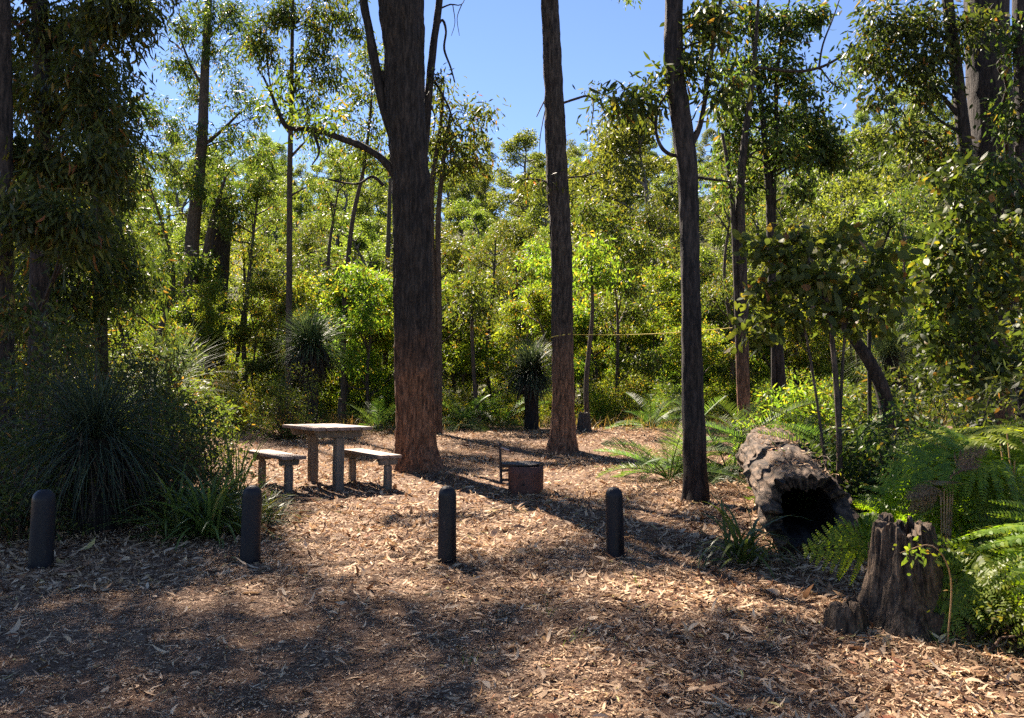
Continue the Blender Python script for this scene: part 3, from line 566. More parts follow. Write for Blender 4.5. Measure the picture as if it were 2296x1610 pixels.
# ------------------------------------------------------------------ repeated trees and shrubs
def far_tree_meshes(seed, H=12.0, R=3.2):
    rng = np.random.default_rng(seed); wood, crown = MB(), MB()
    p, r = tube(wood, [(0, 0, -.5), (rng.normal() * .3, rng.normal() * .3, H * .35), (rng.normal() * .5, rng.normal() * .5, H * .7), (0, 0, H * .9)], [.22, .18, .12, .04], 7, .8, 0, seed)
    n = 26
    for i in range(n):
        a = rng.random() * 6.28; h = rng.uniform(.16, 1.0); rad = R * math.sin(math.pi * min(1, max(.12, (h - .12) / .92))) ** .7 * rng.uniform(.35, 1.0)
        c = np.array([math.cos(a) * rad, math.sin(a) * rad, H * h]); k = int(np.argmin(np.abs(p[:, 2] - (c[2] - rad * .5))))
        tube(wood, [p[k], (p[k] + c) / 2 + rng.normal(size=3) * .25, c], [.07, .05, .02], 4, 1.2, 0, seed)
        lr = rng.uniform(.65, 1.25); m = int(560 * lr)
        d = nrm(rng.normal(size=(m, 3)) + np.array([0, 0, .35])); P = c + (d * (rng.random((m, 1)) ** .42) + rng.normal(size=(m, 3)) * .10) * lr * np.array([rng.uniform(.7, 1.25), rng.uniform(.7, 1.25), rng.uniform(.4, .8)])
        blades(crown, P, nrm(rng.normal(size=(m, 3)) * .8 + d * .5 - np.array([0, 0, .25])), d + rng.normal(size=(m, 3)) * .6, .21 * np.exp(rng.normal(size=m) * .25), .09, LEAF2, rng.normal(size=m) * .4)
    return wood.mesh('trunk', M['bark_hill'], True), [crown.mesh('crown', M[k]) for k in ('leaf_hill',)][0]
def young_tree_meshes(seed, H=5.0, R=1.5, leaf='leaf_bright', L=.115, W=.038, ncl=72, per=150):
    rng = np.random.default_rng(seed); wood, crown = MB(), MB()
    p, r = tube(wood, [(0, 0, -.3), (rng.normal() * .12, rng.normal() * .12, H * .3), (rng.normal() * .3, rng.normal() * .3, H * .6), (rng.normal() * .3, rng.normal() * .3, H * .95)], [.06, .05, .035, .01], 6, .4, 0, seed)
    cc = []
    nl = 9
    for i in range(nl):
        a = rng.random() * 6.28; h = rng.uniform(.28, 1.0); rad = R * (1.1 - .6 * abs(h - .55)) * rng.uniform(.35, .95)
        c = np.array([math.cos(a) * rad, math.sin(a) * rad, H * h]); k = int(np.argmin(np.abs(p[:, 2] - (c[2] - rad * .7))))
        lp, _ = tube(wood, [p[k], (p[k] + c) / 2 + rng.normal(size=3) * .12, c], [.028, .02, .008], 5, .3, 0, seed)
        m = ncl // nl; q = c + in_ball(rng, m) * np.array([.75, .75, .5]) * R * .55; twigs(wood, lp[rng.integers(len(lp) // 2, len(lp), m)], q, .006, .003, .1, rng); cc.append(q)
    leaves_at(crown, np.concatenate(cc), per, .32, L, W, .6, rng, LEAF3, .6, .5, .5)
    return wood.mesh('trunk', M['bark_slim'], True), crown.mesh('crown', M[leaf])
def shrub_meshes(seed, H=1.6, R=1.0, leaf='leaf_gold', L=.08, W=.028, ncl=44, per=120):
    rng = np.random.default_rng(seed); wood, crown = MB(), MB()
    d = in_ball(rng, ncl, .45); d[:, 2] = np.abs(d[:, 2]); c = d * np.array([R, R, H * .92]) + np.array([0, 0, .12])
    b = rng.normal(size=(ncl, 3)) * np.array([.12, .12, 0]); b[:, 2] = -.1
    twigs(wood, b, c, .014, .004, .12, rng, 4)
    leaves_at(crown, c, per, .24, L, W, .1, rng, LEAF2, .8, .6, .4)
    return wood.mesh('stem', M['bark_slim'], True), crown.mesh('foliage', M[leaf])
def put(name, meshes, x, y, s, rz, label, cat, group, names=('trunk', 'crown'), sz=None):
    root = thing(name, (x, y, G(x, y)), label, cat, group, rz); root.scale = (s, s, sz or s)
    for nm, me in zip(names, meshes): link(nm, me, root)
    return root

rng = np.random.default_rng(101)
far = [far_tree_meshes(200 + i, 12, 3.2) for i in range(7)]
spots = []
for _ in range(30000):
    y = rng.uniform(36, 165); x = rng.uniform(-.72 * y - 4, .72 * y + 4)
    gap = 4.6 + y * .024
    if all((x - a) ** 2 + (y - b) ** 2 > gap ** 2 for a, b in spots): spots.append((x, y))
    if len(spots) >= 295: break
spots.sort(key=lambda s: s[1])
for i, (x, y) in enumerate(spots):
    if y > 128: lab, g = 'tree on the wooded ridge line, its rounded crown against the sky', 'trees on the ridge line'
    elif y > 75: lab, g = 'sunlit olive-green eucalypt on the upper slope of the wooded hill', 'trees high on the hillside'
    else: lab, g = 'round-crowned eucalypt on the lower slope of the wooded hill', 'trees low on the hillside'
    s = rng.uniform(.62, 1.12) * (0.85 if y < 60 else 1)
    put('hillside_tree', far[int(rng.integers(7))], x, y, s, rng.random() * 6.28, lab, 'tree', g, sz=s * rng.uniform(.85, 1.2))
for px, py, D, s, lab in [(1392, 280, 46, 1.0, 'leafy round-topped eucalypt standing above the hillside between the two thin trunks'), (1180, 300, 85, .95, 'narrow ragged treetop poking above the skyline in the gap of open sky'),
                          (1930, 300, 60, 1.0, 'pale leafy tree on the hill below the patch of blue sky over the slanting trunk'), (2010, 270, 50, 1.0, 'taller pale tree on the hill beside the leaning tree')]:
    p = at(px, py, D); g = G(p[0], p[1]); H = p[2] - g
    put('hillside_tree', far[int(rng.integers(7))], p[0], p[1], max(.7, min(1.3, H / 12.3)), rng.random() * 6, lab, 'tree', None, sz=H / 12.3)

young = [young_tree_meshes(300 + i, rng.uniform(4, 6), rng.uniform(1.2, 1.8), ('leaf_bright', 'leaf_gold', 'leaf_bright', 'leaf_olive')[i % 4]) for i in range(8)]
ys = []
for _ in range(20000):
    y = rng.uniform(24, 44); x = rng.uniform(-.70 * y - 1, .70 * y + 1)
    if all((x - a) ** 2 + (y - b) ** 2 > 1.9 ** 2 for a, b in ys): ys.append((x, y))
    if len(ys) >= 150: break
for i, (x, y) in enumerate(ys):
    k = int(rng.integers(8)); s = rng.uniform(.6, 1.1)
    put('young_eucalypt', young[k], x, y, s, rng.random() * 6.28, ('bright green young eucalypt in the thicket behind the clearing', 'yellow-green young eucalypt in the thicket behind the clearing', 'lime green young eucalypt in the thicket behind the clearing', 'olive young eucalypt in the thicket behind the clearing')[k % 4], 'sapling',
        ('bright green saplings', 'yellow-green saplings', 'lime green saplings', 'olive saplings')[k % 4])
def slim_meshes(seed, H=10.0):
    rng = np.random.default_rng(seed); wood, crown = MB(), MB(); k = rng.normal(size=(4, 2)) * .35
    p, r = tube(wood, [(0, 0, -.3), (k[0, 0], k[0, 1], H * .3), (k[1, 0], k[1, 1], H * .6), (k[2, 0], k[2, 1], H * .97)], [.11, .09, .07, .015], 7, .4, 0, seed)
    cc = []
    for i in range(11):
        h = rng.uniform(.42, 1.0); a = rng.random() * 6.28; rad = rng.uniform(.4, 1.5) * (1.25 - .6 * h); c = np.array([math.cos(a) * rad, math.sin(a) * rad, H * h + .2]); k_ = int(np.argmin(np.abs(p[:, 2] - (c[2] - rad * .8))))
        lp, _ = tube(wood, [p[k_], (p[k_] + c) / 2 + rng.normal(size=3) * .15, c], [.04, .025, .008], 5, .3, 0, seed)
        q = c + rng.normal(size=(6, 3)) * [.4, .4, .28]; twigs(wood, lp[rng.integers(len(lp) // 2, len(lp), 6)], q, .007, .003, .1, rng); cc.append(q)
    leaves_at(crown, np.concatenate(cc), 70, .34, .13, .036, .9, rng, LEAF3, .7, .5, .5)
    return wood.mesh('trunk', M['bark_slim'], True), crown.mesh('crown', M['leaf_mid' if seed % 2 else 'leaf_olive'])
slim = [slim_meshes(350 + i, rng.uniform(8, 11)) for i in range(4)]
for i, (px, D) in enumerate([(560, 30), (706, 33), (745, 28), (1010, 34), (1105, 30), (1150, 38), (1215, 33), (1345, 30), (1395, 36), (1480, 31), (1630, 26), (1790, 27), (1845, 34), (1920, 30), (2040, 25), (330, 22), (260, 26), (1050, 42), (1455, 44)]):
    p = at(px, 800, D); put('slim_tree', slim[i % 4], p[0], D, rng.uniform(.65, 1.0), rng.random() * 6.28, 'slender dark-stemmed tree rising out of the thicket, leafy only near its top', 'tree', 'slender trees in the thicket')
shr = [shrub_meshes(400 + i, rng.uniform(1.2, 2.0), rng.uniform(.8, 1.2), ('leaf_gold', 'leaf_bright', 'leaf_olive')[i % 3]) for i in range(6)]
ss = []
for _ in range(20000):
    y = rng.uniform(19.5, 31); x = rng.uniform(-.72 * y, .72 * y)
    if -7 < x < 6.5 and y < 22.4 + .8 * math.sin(x): continue
    if all((x - a) ** 2 + (y - b) ** 2 > 1.15 ** 2 for a, b in ss): ss.append((x, y))
    if len(ss) >= 150: break
for i, (x, y) in enumerate(ss):
    k = int(rng.integers(6)); s = rng.uniform(.5, 1.15) * (.75 if y < 24.5 else 1)
    put('bush', shr[k], x, y, s, rng.random() * 6.28, ('yellow-green leafy bush along the back of the clearing', 'fresh green leafy bush along the back of the clearing', 'dull olive leafy bush along the back of the clearing')[k % 3], 'bush',
        ('yellow-green bushes', 'fresh green bushes', 'olive bushes')[k % 3], ('stem', 'foliage'))

# ------------------------------------------------------------------ grass trees, cycads, ferns, strap plants
UP = np.array([0, 0, 1.0])
def arching(mb, base, n, L, W, seed, el=(-.2, 1.4), bend=(.5, 1.3), prof=(1, .9, .75, .55, .3, .05), spread=.05):
    rng = np.random.default_rng(seed); az = rng.random(n) * 6.283; e = rng.uniform(*el, n)
    D = np.stack([np.cos(az) * np.cos(e), np.sin(az) * np.cos(e), np.sin(e)], -1)
    N = nrm(UP - D * D[:, 2:3] + rng.normal(size=(n, 3)) * .15)
    blades(mb, base + D * .05 + rng.normal(size=(n, 3)) * spread, D, N, L * rng.uniform(.75, 1.1, n), W, prof, rng.uniform(*bend, n), rng.normal(size=n) * .03)
def grass_tree(x, y, h, rt_, L, n, label, seed, skirt=0, W=.007, el=(-.25, 1.45), bend=(.35, 1.0), cm='needle'):
    z = float(G(x, y)); root = thing('grass_tree', (x, y, z), label, 'grass tree'); org = np.array(root.location)
    if h > .1:
        m = MB(); tube(m, [(x, y, z - .1), (x + .02, y, z + h * .5), (x, y, z + h)], [rt_, rt_ * .92, rt_ * .98], 20, .05, .02, seed, .1); m.build('trunk', M['char'], root, True, org)
    m = MB(); arching(m, np.array([x, y, z + h]), n, L, W, seed, el, bend, spread=rt_ * .35); m.build('crown', M[cm], root, False, org)
    if skirt:
        m = MB(); arching(m, np.array([x, y, z + h - .05]), skirt, L * .85, W * 1.3, seed + 1, (-1.2, -.1), (.5, 1.2), spread=rt_ * .5); m.build('skirt', M['skirt'], root, False, org)
p = hit(690, 962); c = at(690, 775, p[1]); grass_tree(p[0], p[1] + .2, c[2] - p[2], .2, 1.15, 900, 'big grass tree with a dark skirt of dead leaves, behind the picnic table', 501, 900, .028)
p = hit(1191, 962); c = at(1191, 835, p[1]); grass_tree(p[0], p[1], c[2] - p[2], .185, 1.05, 900, 'black-trunked grass tree beside the tied straight trunk, dark round head', 503, 260, .03, (-.6, 1.45), cm='needle_dark')
c = at(215, 985, 6.5); grass_tree(c[0], c[1], c[2] - float(G(c[0], c[1])), .16, 1.0, 900, 'shaggy grass tree in deep shade behind the first black post', 505, 350, .008, (-.3, 1.4), (.5, 1.5), cm='needle_dark')
c = at(1995, 800, 15); grass_tree(c[0], c[1], c[2] - float(G(c[0], c[1])), .16, 1.15, 700, 'pale green grass tree behind the slanting trunk', 507, 100, .011)
c = at(385, 870, 13); grass_tree(c[0], c[1], c[2] - float(G(c[0], c[1])), .15, 1.3, 420, 'grass tree with long level blades beside the twin-stemmed tree', 509, 200, .011)

def frond_mesh(L, seed, npairs=46, leaf=.24, w=.011, stiff=.55):
    rng = np.random.default_rng(seed); mb = MB(); K = 24; t = np.linspace(0, 1, K); b = rng.uniform(.7, 1.25)
    x = np.sin(b * t) / b * L; z = -(1 - np.cos(b * t)) / b * L
    P = np.stack([x, np.zeros(K), z], -1); tube(mb, P, np.linspace(.009, .002, K), 4, .2, 0, seed)
    s = np.linspace(.16, 1, npairs); cx, cz = np.sin(b * s) / b * L, -(1 - np.cos(b * s)) / b * L; T = np.stack([np.cos(b * s), 0 * s, -np.sin(b * s)], -1); U = np.stack([np.sin(b * s), 0 * s, np.cos(b * s)], -1)
    for sg in (-1, 1):
        D = T * .55 + np.array([0, sg, 0]) * .95 + U * stiff + rng.normal(size=(npairs, 3)) * .07
        l = leaf * np.sin(np.clip(s * 1.02, 0, 1) * math.pi * .86 + .28) ** .6
        blades(mb, np.stack([cx, 0 * cx, cz], -1), D, np.cross(D, np.array([0, sg, 0]) * 1.0 + T) * -sg + U * .8, l, w, (.6, 1, .8, .1), rng.uniform(.1, .5, npairs))
    return mb.mesh('frond', M['cycad'])
FRONDS = [frond_mesh(1.25, 520 + i) for i in range(4)]
def cycad(x, y, n, s, label, seed, el=(.05, 1.3), z0=.05, az=None):
    rng = np.random.default_rng(seed); z = float(G(x, y)); root = thing('cycad', (x, y, z), label, 'cycad')
    for i in range(n):
        o = link('frond', FRONDS[int(rng.integers(4))], root)
        a = (i / n) * 6.283 + rng.normal() * .25 if az is None else rng.uniform(*az)
        e = rng.uniform(*el); q = s * rng.uniform(.8, 1.15)
        o.location = (math.cos(a) * .06, math.sin(a) * .06, z0); o.rotation_euler = (rng.normal() * .25, -e, a); o.scale = (q, q, q)
for px, py, D, n, s, lab in [(1500, 1000, 10.4, 16, .95, 'spiky cycad arching low against the foot of the black crooked trunk, clearing side'), (1640, 1000, 10.8, 18, 1.1, 'large cycad just behind the black crooked trunk, fronds over the log end'),
                             (1770, 980, 10.6, 15, 1.0, 'cycad behind the far end of the log with glossy pale fronds'), (1960, 1000, 8.0, 16, 1.0, 'cycad in shade behind the log with one pale glossy frond raised'),
                             (2080, 1000, 7.2, 14, 1.0, 'dark cycad between the log and the bracken bank'), (850, 950, 19.5, 14, .9, 'bright cycad tuft tucked beside the foot of the massive eucalypt'),
                             (1040, 945, 20.5, 16, 1.1, 'yellowish cycad behind the massive eucalypt on the fire ring side'), (1120, 950, 21.5, 16, 1.2, 'tall pale cycad next to the black-trunked grass tree'),
                             (1460, 940, 20.0, 14, 1.0, 'sunlit cycad at the back of the clearing past the grey stump'), (1870, 940, 11.5, 14, 1.0, 'cycad half hidden by the slanting trunk'), (1690, 900, 15.0, 14, 1.2, 'feathery cycad under the pair of grey-brown trunks')]:
    c = at(px, py, D); cycad(c[0], c[1], n, s, lab, int(px))
c = hit(1605, 1075); cycad(c[0], c[1] + .1, 5, .62, 'small cycad sprig with pale fronds at the log side', 77, (.1, .9), .1)

def bracken_mesh(L, seed, name='frond', m='bracken', npn_=12, pit=.015):
    """one triangular, twice-divided frond along +x, drooping"""
    rng = np.random.default_rng(seed); mb = MB(); b = rng.uniform(.5, .95)
    def along(s): return np.stack([np.sin(b * s) / b * L, 0 * s, -(1 - np.cos(b * s)) / b * L], -1)
    tube(mb, along(np.linspace(0, 1, 12)), np.linspace(.0045, .001, 12), 4, .1, 0, seed)
    npin = npn_; s = np.linspace(.13, .97, npin); base = along(s)
    for sg in (-1, 1):
        for i in range(npin):
            pl = L * .56 * (1 - s[i]) ** .8 + .03; T = np.array([math.cos(b * s[i]), 0, -math.sin(b * s[i])]); U = np.array([math.sin(b * s[i]), 0, math.cos(b * s[i])])
            D = nrm(T * .55 + np.array([0, sg * 1.0, 0]) + U * .1 + rng.normal(size=3) * .06)
            npn = max(4, int(pl / pit)); tt = np.linspace(.08, 1, npn); dr = .35
            Q = base[i] + D * (tt * pl)[:, None] - U * (dr * tt ** 2 * pl * .5)[:, None]
            twigs(mb, base[i][None], Q[-1][None], .0018, .0006, .02, rng)
            S = nrm(np.cross(D, U))
            for s2 in (-1, 1):
                l = np.minimum(.36 * pl, L * .058) * (1 - tt) ** .6 + .006
                dd = S * s2 + D * .45 - U * .15 + rng.normal(size=(npn, 3)) * .08
                blades(mb, Q, dd, U + rng.normal(size=(npn, 3)) * .25, l, .34 * l + .004, (.8, 1, .75, .1), rng.uniform(0, .6, npn))
    return mb.mesh(name, M[m])
BRK = [bracken_mesh(.62, 540 + i) for i in range(4)]; BRKD = bracken_mesh(.4, 549, 'dead_frond', 'dead')
def bracken(x, y, specs, label, seed, protos=None):
    """specs: (stem height, azimuth, pitch up, roll, scale, dead)"""
    rng = np.random.default_rng(seed); z = float(G(x, y)); root = thing('bracken_fern', (x, y, z), label, 'fern'); st = MB()
    for h, ox, oy, a, e, ro, s, dead in specs:
        o = link('dead_frond' if dead else 'frond', BRKD if dead else (protos or BRK)[int(rng.integers(len(protos or BRK)))], root)
        o.location = (ox, oy, h); o.rotation_euler = (ro, -e, a); o.scale = (s, s, s)
        if h > .1: tube(st, [(ox * .3, oy * .3, -.05), (ox * .6, oy * .6, h * .5), (ox, oy, h)], [.006, .005, .004], 5, .1)
    if st.v: st.build('stem', M['stem'], root, True)
def rnd_fern(n, h, sp, seed, amin=0, amax=6.283, s=(1.0, 1.45), dead=.0, e=(-1.0, .25)):
    r = np.random.default_rng(seed)
    return [(r.uniform(*h), r.normal() * sp, r.normal() * sp, r.uniform(amin, amax), r.uniform(*e), r.normal() * .6, r.uniform(*s), r.random() < dead) for _ in range(n)]
for px, py, D, n, h, sp, a0, a1, lab in [(2330, 1330, 3.7, 8, (.34, .66), .12, 3.3, 5.0, 'grey-green bracken clump spilling in at the frame edge nearest the viewer'), (2240, 1150, 4.5, 8, (.50, .80), .14, 3.2, 5.0, 'bright bracken arching over the top of the stump'),
                                         (2290, 1080, 4.7, 8, (.55, .95), .16, 3.0, 5.1, 'tallest bracken clump cresting the fern bank'), (2170, 1150, 4.9, 9, (.35, .62), .12, 3.2, 4.9, 'yellow-green bracken behind the stump with tan stems'),
                                         (2270, 1400, 4.2, 7, (.10, .34), .13, 1.8, 4.8, 'low dark bracken beneath the fern bank beside the stump'), (2060, 1120, 5.8, 8, (.2, .45), .15, 0, 6.28, 'shadowed bracken between the stump and the dark cycads'), (2330, 1050, 5.4, 8, (.5, .95), .2, 2.8, 5.0, 'rear bracken clump behind the tallest ferns')]:
    c = at(px, py, D); bracken(c[0], c[1], rnd_fern(n, h, sp, int(px + py), a0, a1), lab, int(px))
c = at(1945, 1240, 4.3); g0 = float(G(c[0], c[1])); bracken(c[0], c[1], [(c[2] - g0 + .02, 0.03, 0, 3.25, .12, -1.15, 1, False), (c[2] - g0 + .05, .03, .05, 2.9, .5, -1.0, .6, False)], 'single fresh fern frond hanging in the mouth of the log', 5, [bracken_mesh(.36, 551, npn_=8, pit=.012)])
c = at(2110, 1150, 4.15); bracken(c[0], c[1], [(.60 + .03 * i, .03 * i, .02 * i, 2.4 + .8 * i, -.3 + .3 * i, .4 * i - .8, .5, True) for i in range(5)] + [(.52, 0, 0, 3.5, .1, .5, .5, False)], 'withered brown fern tangle on top of the stump', 6)

def strap_plant(x, y, n, L, W, label, seed, el=(.5, 1.5), bend=(.6, 2.0), name='strap_leaf_plant'):
    z = float(G(x, y)); mb = MB(); arching(mb, np.array([x, y, z]), n, L, W, seed, el, bend, (.8, 1, 1, .95, .85, .65, .4, .05), .04)
    o = tag(mb.build(name, M['strap'], None, False, (x, y, z)), label, 'plant')
    o.location = (x, y, z)
for px, py, n, L, W, lab, el, bd in [(1662, 1262, 60, .52, .022, 'glossy strap-leaved plant arching in front of the hollow log', (.5, 1.5), (.8, 2.4)), (465, 1208, 120, .74, .024, 'big dark strap-leaved clump behind the second black post', (.5, 1.5), (.7, 2.2)),
                                     (545, 1200, 55, .56, .022, 'strap-leaved clump directly behind the second black post', (.6, 1.5), (.6, 1.8)), (600, 1175, 45, .38, .016, 'small strap-leaved tuft showing past the second black post toward the table', (.3, 1.4), (.6, 2.0)),
                                     (400, 1205, 70, .66, .022, 'shaded strap-leaved clump at the edge of the dark thicket', (.5, 1.5), (.6, 1.8))]:
    c = hit(px, py); strap_plant(c[0], c[1], n, L, W, lab, int(px), el, bd)
c = hit(520, 1130); strap_plant(c[0], c[1], 26, .8, .017, 'upright dark reeds standing up against the bench', 9, (1.0, 1.5), (.2, .7), 'reed_clump')

def bush(px, py, D, H, R, n, per, leaf, L, W, label, seed, cr=.16, name='bush'):
    c = at(px, py, D); x, y = c[0], c[1]; z = float(G(x, y)); rng = np.random.default_rng(seed)
    root = thing(name, (x, y, z), label, 'bush'); wood, fol = MB(), MB()
    d = in_ball(rng, n, .45); d[:, 2] = np.abs(d[:, 2]); cc = d * np.array([R, R * .8, H]) + np.array([0, 0, .08])
    b = rng.normal(size=(n, 3)) * np.array([.15, .12, 0]); b[:, 2] = -.05
    twigs(wood, b, cc, .010, .003, .12, rng, 4); leaves_at(fol, cc, per, cr, L, W, .25, rng, LEAF3, .8, .6, .4)
    wood.build('stem', M['bark_slim'], root, True); fol.build('foliage', M[leaf], root)
for a in [(40, 1230, 6.2, .75, .6, 60, 70, 'leaf_dark', .05, .014, 'low dark bush behind the first black post', 601), (270, 1200, 6.8, .9, .45, 60, 60, 'leaf_dark', .045, .012, 'dense fine-leaved dark bush between the first two black posts', 602),
          (390, 1120, 7.2, 1.1, .7, 80, 60, 'leaf_dark', .05, .016, 'dark bush behind the strap-leaved clumps', 603), (60, 1080, 8.5, 2.0, 1.2, 100, 60, 'leaf_dark', .07, .018, 'tall dark bush under the drooping tree', 604),
          (330, 1000, 9.0, 1.75, .5, 60, 50, 'leaf_dark', .08, .02, 'tall narrow dark bush rising between the shaggy grass tree and the table', 620), (120, 1050, 7.6, 1.9, .5, 60, 50, 'leaf_dark', .08, .02, 'tall narrow dark bush directly behind the shaggy grass tree', 621), (250, 1000, 10.5, 2.2, 1.4, 110, 60, 'leaf_dark', .07, .02, 'dark understorey bush behind the shaggy grass tree', 605), (410, 1010, 11.5, 1.3, 1.0, 80, 55, 'leaf_olive', .07, .022, 'olive bush at the edge of the clearing beside the dark thicket', 606),
          (330, 950, 14, 2.3, 1.5, 110, 55, 'leaf_olive', .08, .022, 'tall olive bush before the twin-stemmed tree', 607), (645, 950, 17.5, 1.55, 1.0, 90, 60, 'leaf_olive', .05, .02, 'brownish-green rounded bush behind the picnic table', 608),
          (490, 950, 19, 1.7, 1.0, 80, 60, 'leaf_gold', .08, .028, 'golden-green bush at the foot of the burnt hollow trunk', 609), (1880, 1110, 7.0, .8, .6, 60, 50, 'leaf_dark', .06, .02, 'dark undergrowth bush against the back of the log', 610),
          (2060, 1060, 6.4, 1.0, .7, 80, 50, 'leaf_dark', .06, .02, 'dark bush filling the gap behind the stump', 611), (2240, 1060, 6.8, 1.3, .9, 90, 50, 'leaf_dark', .07, .024, 'dark bush behind the fern bank', 612),
          (2190, 1420, 4.0, .34, .3, 50, 45, 'leaf_mid', .024, .010, 'small-leaved scrubby bush beside the stump under the ferns', 613), (2290, 1460, 3.6, .26, .26, 40, 45, 'leaf_mid', .024, .010, 'small scrubby bush at the frame edge under the grey-green bracken', 614),
          (1790, 930, 13.5, 1.3, 1.1, 80, 60, 'leaf_bright', .09, .03, 'bright green bush behind the cycads past the log end', 615), (1930, 920, 13, 1.4, 1.2, 80, 60, 'leaf_olive', .09, .03, 'olive bush behind the slanting trunk', 616), (2080, 900, 12, 1.6, 1.2, 80, 60, 'leaf_dark', .09, .03, 'shaded bush at the foot of the leaning tree', 617),
          (30, 950, 12, 2.6, 1.6, 110, 55, 'leaf_dark', .09, .024, 'large dark bush at the back of the shaded thicket', 618), (150, 900, 16, 3.0, 1.8, 120, 50, 'leaf_olive', .10, .028, 'tall olive bush glimpsed behind the shaded thicket', 619)]:
    bush(*a)
# sprig of round leaves in front of the stump
c = at(2060, 1240, 3.35); rng = np.random.default_rng(4); root = thing('leafy_sprig', (c[0], c[1] + .1, float(G(c[0], c[1] + .1))), 'sprig of bright oval leaves crossing the face of the stump', 'plant')
wd, fo = MB(), MB(); h = c[2] - root.location.z; base = np.array([.22, .1, 0.0]); tip = np.array([-.08, -.1, h])
tube(wd, [base, (.2, .02, h * .7), (.08, -.06, h * 1.05), tip], [.004, .0035, .003, .0015], 5, .05)
q = np.array([[.16 - .03 * i, -.03 - .01 * i, h * 1.0 + .012 * rng.normal()] for i in range(9)]); leaves_at(fo, q, 7, .05, .026, .013, .5, rng, BROAD, 1, .8)
wd.build('stem', M['stem'], root, True); fo.build('foliage', M['leaf_bright'], root)

# ------------------------------------------------------------------ log and stumps
def shell(mb, ax, rad, inner, nseg, nrow, seed, front, back, amp, squash=None, mbi=None):
    """hollow cylinder along the polyline ax; front(th), back(th) give ragged ends in metres"""
    p, r = resample(ax, rad, .02); s = np.concatenate([[0], np.cumsum(np.linalg.norm(np.diff(p, axis=0), axis=1))]); Lt = s[-1]
    th = np.arange(nseg) * 2 * math.pi / nseg; f0, f1 = front(th), Lt - back(th)
    u = np.linspace(0, 1, nrow)[:, None]; SS = f0[None] + (f1 - f0)[None] * u
    def pos(k): return np.interp(SS, s, p[:, k])
    cx, cy_, cz = pos(0), pos(1), pos(2); rr = np.interp(SS, s, r)
    T = nrm(p[-1] - p[0]); A = nrm(np.cross(T, UP)) if abs(T[2]) < .8 else np.array([1., 0, 0]); Bv = np.cross(A, T)
    co, si = np.cos(th)[None], np.sin(th)[None]
    lump = noise3(co * 2 + 5, si * 2 + 5, SS * 1.6, seed) - .5
    lying = abs(T[2]) < .8; rf = 6 if lying else 5.5
    ridge = 1 - np.abs(2 * noise3(co * rf + 9, si * rf + 9, SS * (.7 if lying else 2.0), seed + 1) - 1)
    fine = noise3(co * 14 + 9, si * 14 + 9, SS * (3.5 if lying else 8), seed + 2) - .5
    RO = rr * (1 + .22 * lump) + amp * (ridge - .6) + amp * .8 * fine
    if squash is not None: RO = RO * squash(th, SS)
    if lying: RO = RO + .022 * (noise3(co * 1.5 + 3, si * 1.5 + 3, SS * 8, seed + 5) - .5)
    RI = RO * (inner + (.3 * (noise3(co * 2 + 4, si * 2 + 4, SS * 3, seed + 6) - .6) if lying else 0))
    i = np.arange(nrow - 1)[:, None] * nseg; k = np.arange(nseg)[None]; k2 = (k + 1) % nseg
    f = np.stack([i + k, i + k2, i + nseg + k2, i + nseg + k], -1).reshape(-1, 4)
    vo, vi = [np.stack([cx, cy_, cz], -1) + (A * co[..., None] + Bv * si[..., None]) * R[..., None] for R in (RO, RI)]
    mb.add(vo.reshape(-1, 3), f); (mbi or mb).add(vi.reshape(-1, 3), f[:, ::-1])
    k = np.arange(nseg); k2 = (k + 1) % nseg
    for row in (0, nrow - 1):
        md = vo[row] * .5 + vi[row] * .5 + T * (.03 * (noise3(co[0] * 9 + 3, si[0] * 9 + 3, row, seed) - .5))[:, None]
        mb.add(np.concatenate([vo[row], md, vi[row]]), np.concatenate([np.stack([k, k + nseg, k2 + nseg, k2], -1), np.stack([k + nseg, k + 2 * nseg, k2 + 2 * nseg, k2 + nseg], -1)]))
    return (A, Bv, T)
def rag(seed, amp, base=0.0, f=3.0):
    return lambda th: base + amp * (.5 * noise3(np.cos(th) * f + 7, np.sin(th) * f + 7, 0, seed) + .3 * noise3(np.cos(th) * f * 3.3 + 17, np.sin(th) * f * 3.3 + 17, 1, seed) + .2 * noise3(np.cos(th) * f * 9 + 37, np.sin(th) * f * 9 + 37, 2, seed))
gn, gf = hit(1822, 1262), hit(1745, 1052)
gf = np.array([at(1725, 1000, 9.9)[0], 9.9, 0]); gf[2] = float(G(gf[0], gf[1]))
mb = MB(); root = thing('fallen_log', gn, 'large hollow fallen log with a ragged dark mouth behind the stump', 'log'); org = np.array(root.location)
ax = [gn + UP * .25, gn * .65 + gf * .35 + UP * .31, gn * .3 + gf * .7 + UP * .345, gf + UP * .36]
mi = MB()
def gth(th, c, w_): return np.exp(-((np.mod(th - c + math.pi, 2 * math.pi) - math.pi) / w_) ** 2)
shell(mb, ax, [.28, .31, .34, .37], .68, 170, 220, 61, lambda th: rag(3, .42, 0, 2.6)(th) + .34 * gth(th, .75, .55) + .12 * gth(th, 2.5, .4), rag(5, .25), .045,
      lambda th, S: 1 + .42 * np.exp(-S / .55) * gth(th, -.25, .6) - .16 * np.exp(-S / .6) * gth(th, 1.1, .6) + .08 * np.exp(-S / .4) * gth(th, 2.2, .4), mi)
mb.build('outer_shell', M['log'], root, True, org)
pc = gn * .45 + gf * .55 + UP * .33; th = np.arange(24) * math.pi / 12; A_ = nrm(np.cross(nrm(gf - gn), UP)); v = np.concatenate([pc + A_ * (np.cos(th) * .33)[:, None] + UP * (np.sin(th) * .33)[:, None], pc + A_ * (np.cos(th) * .01)[:, None] + UP * (np.sin(th) * .01)[:, None]])
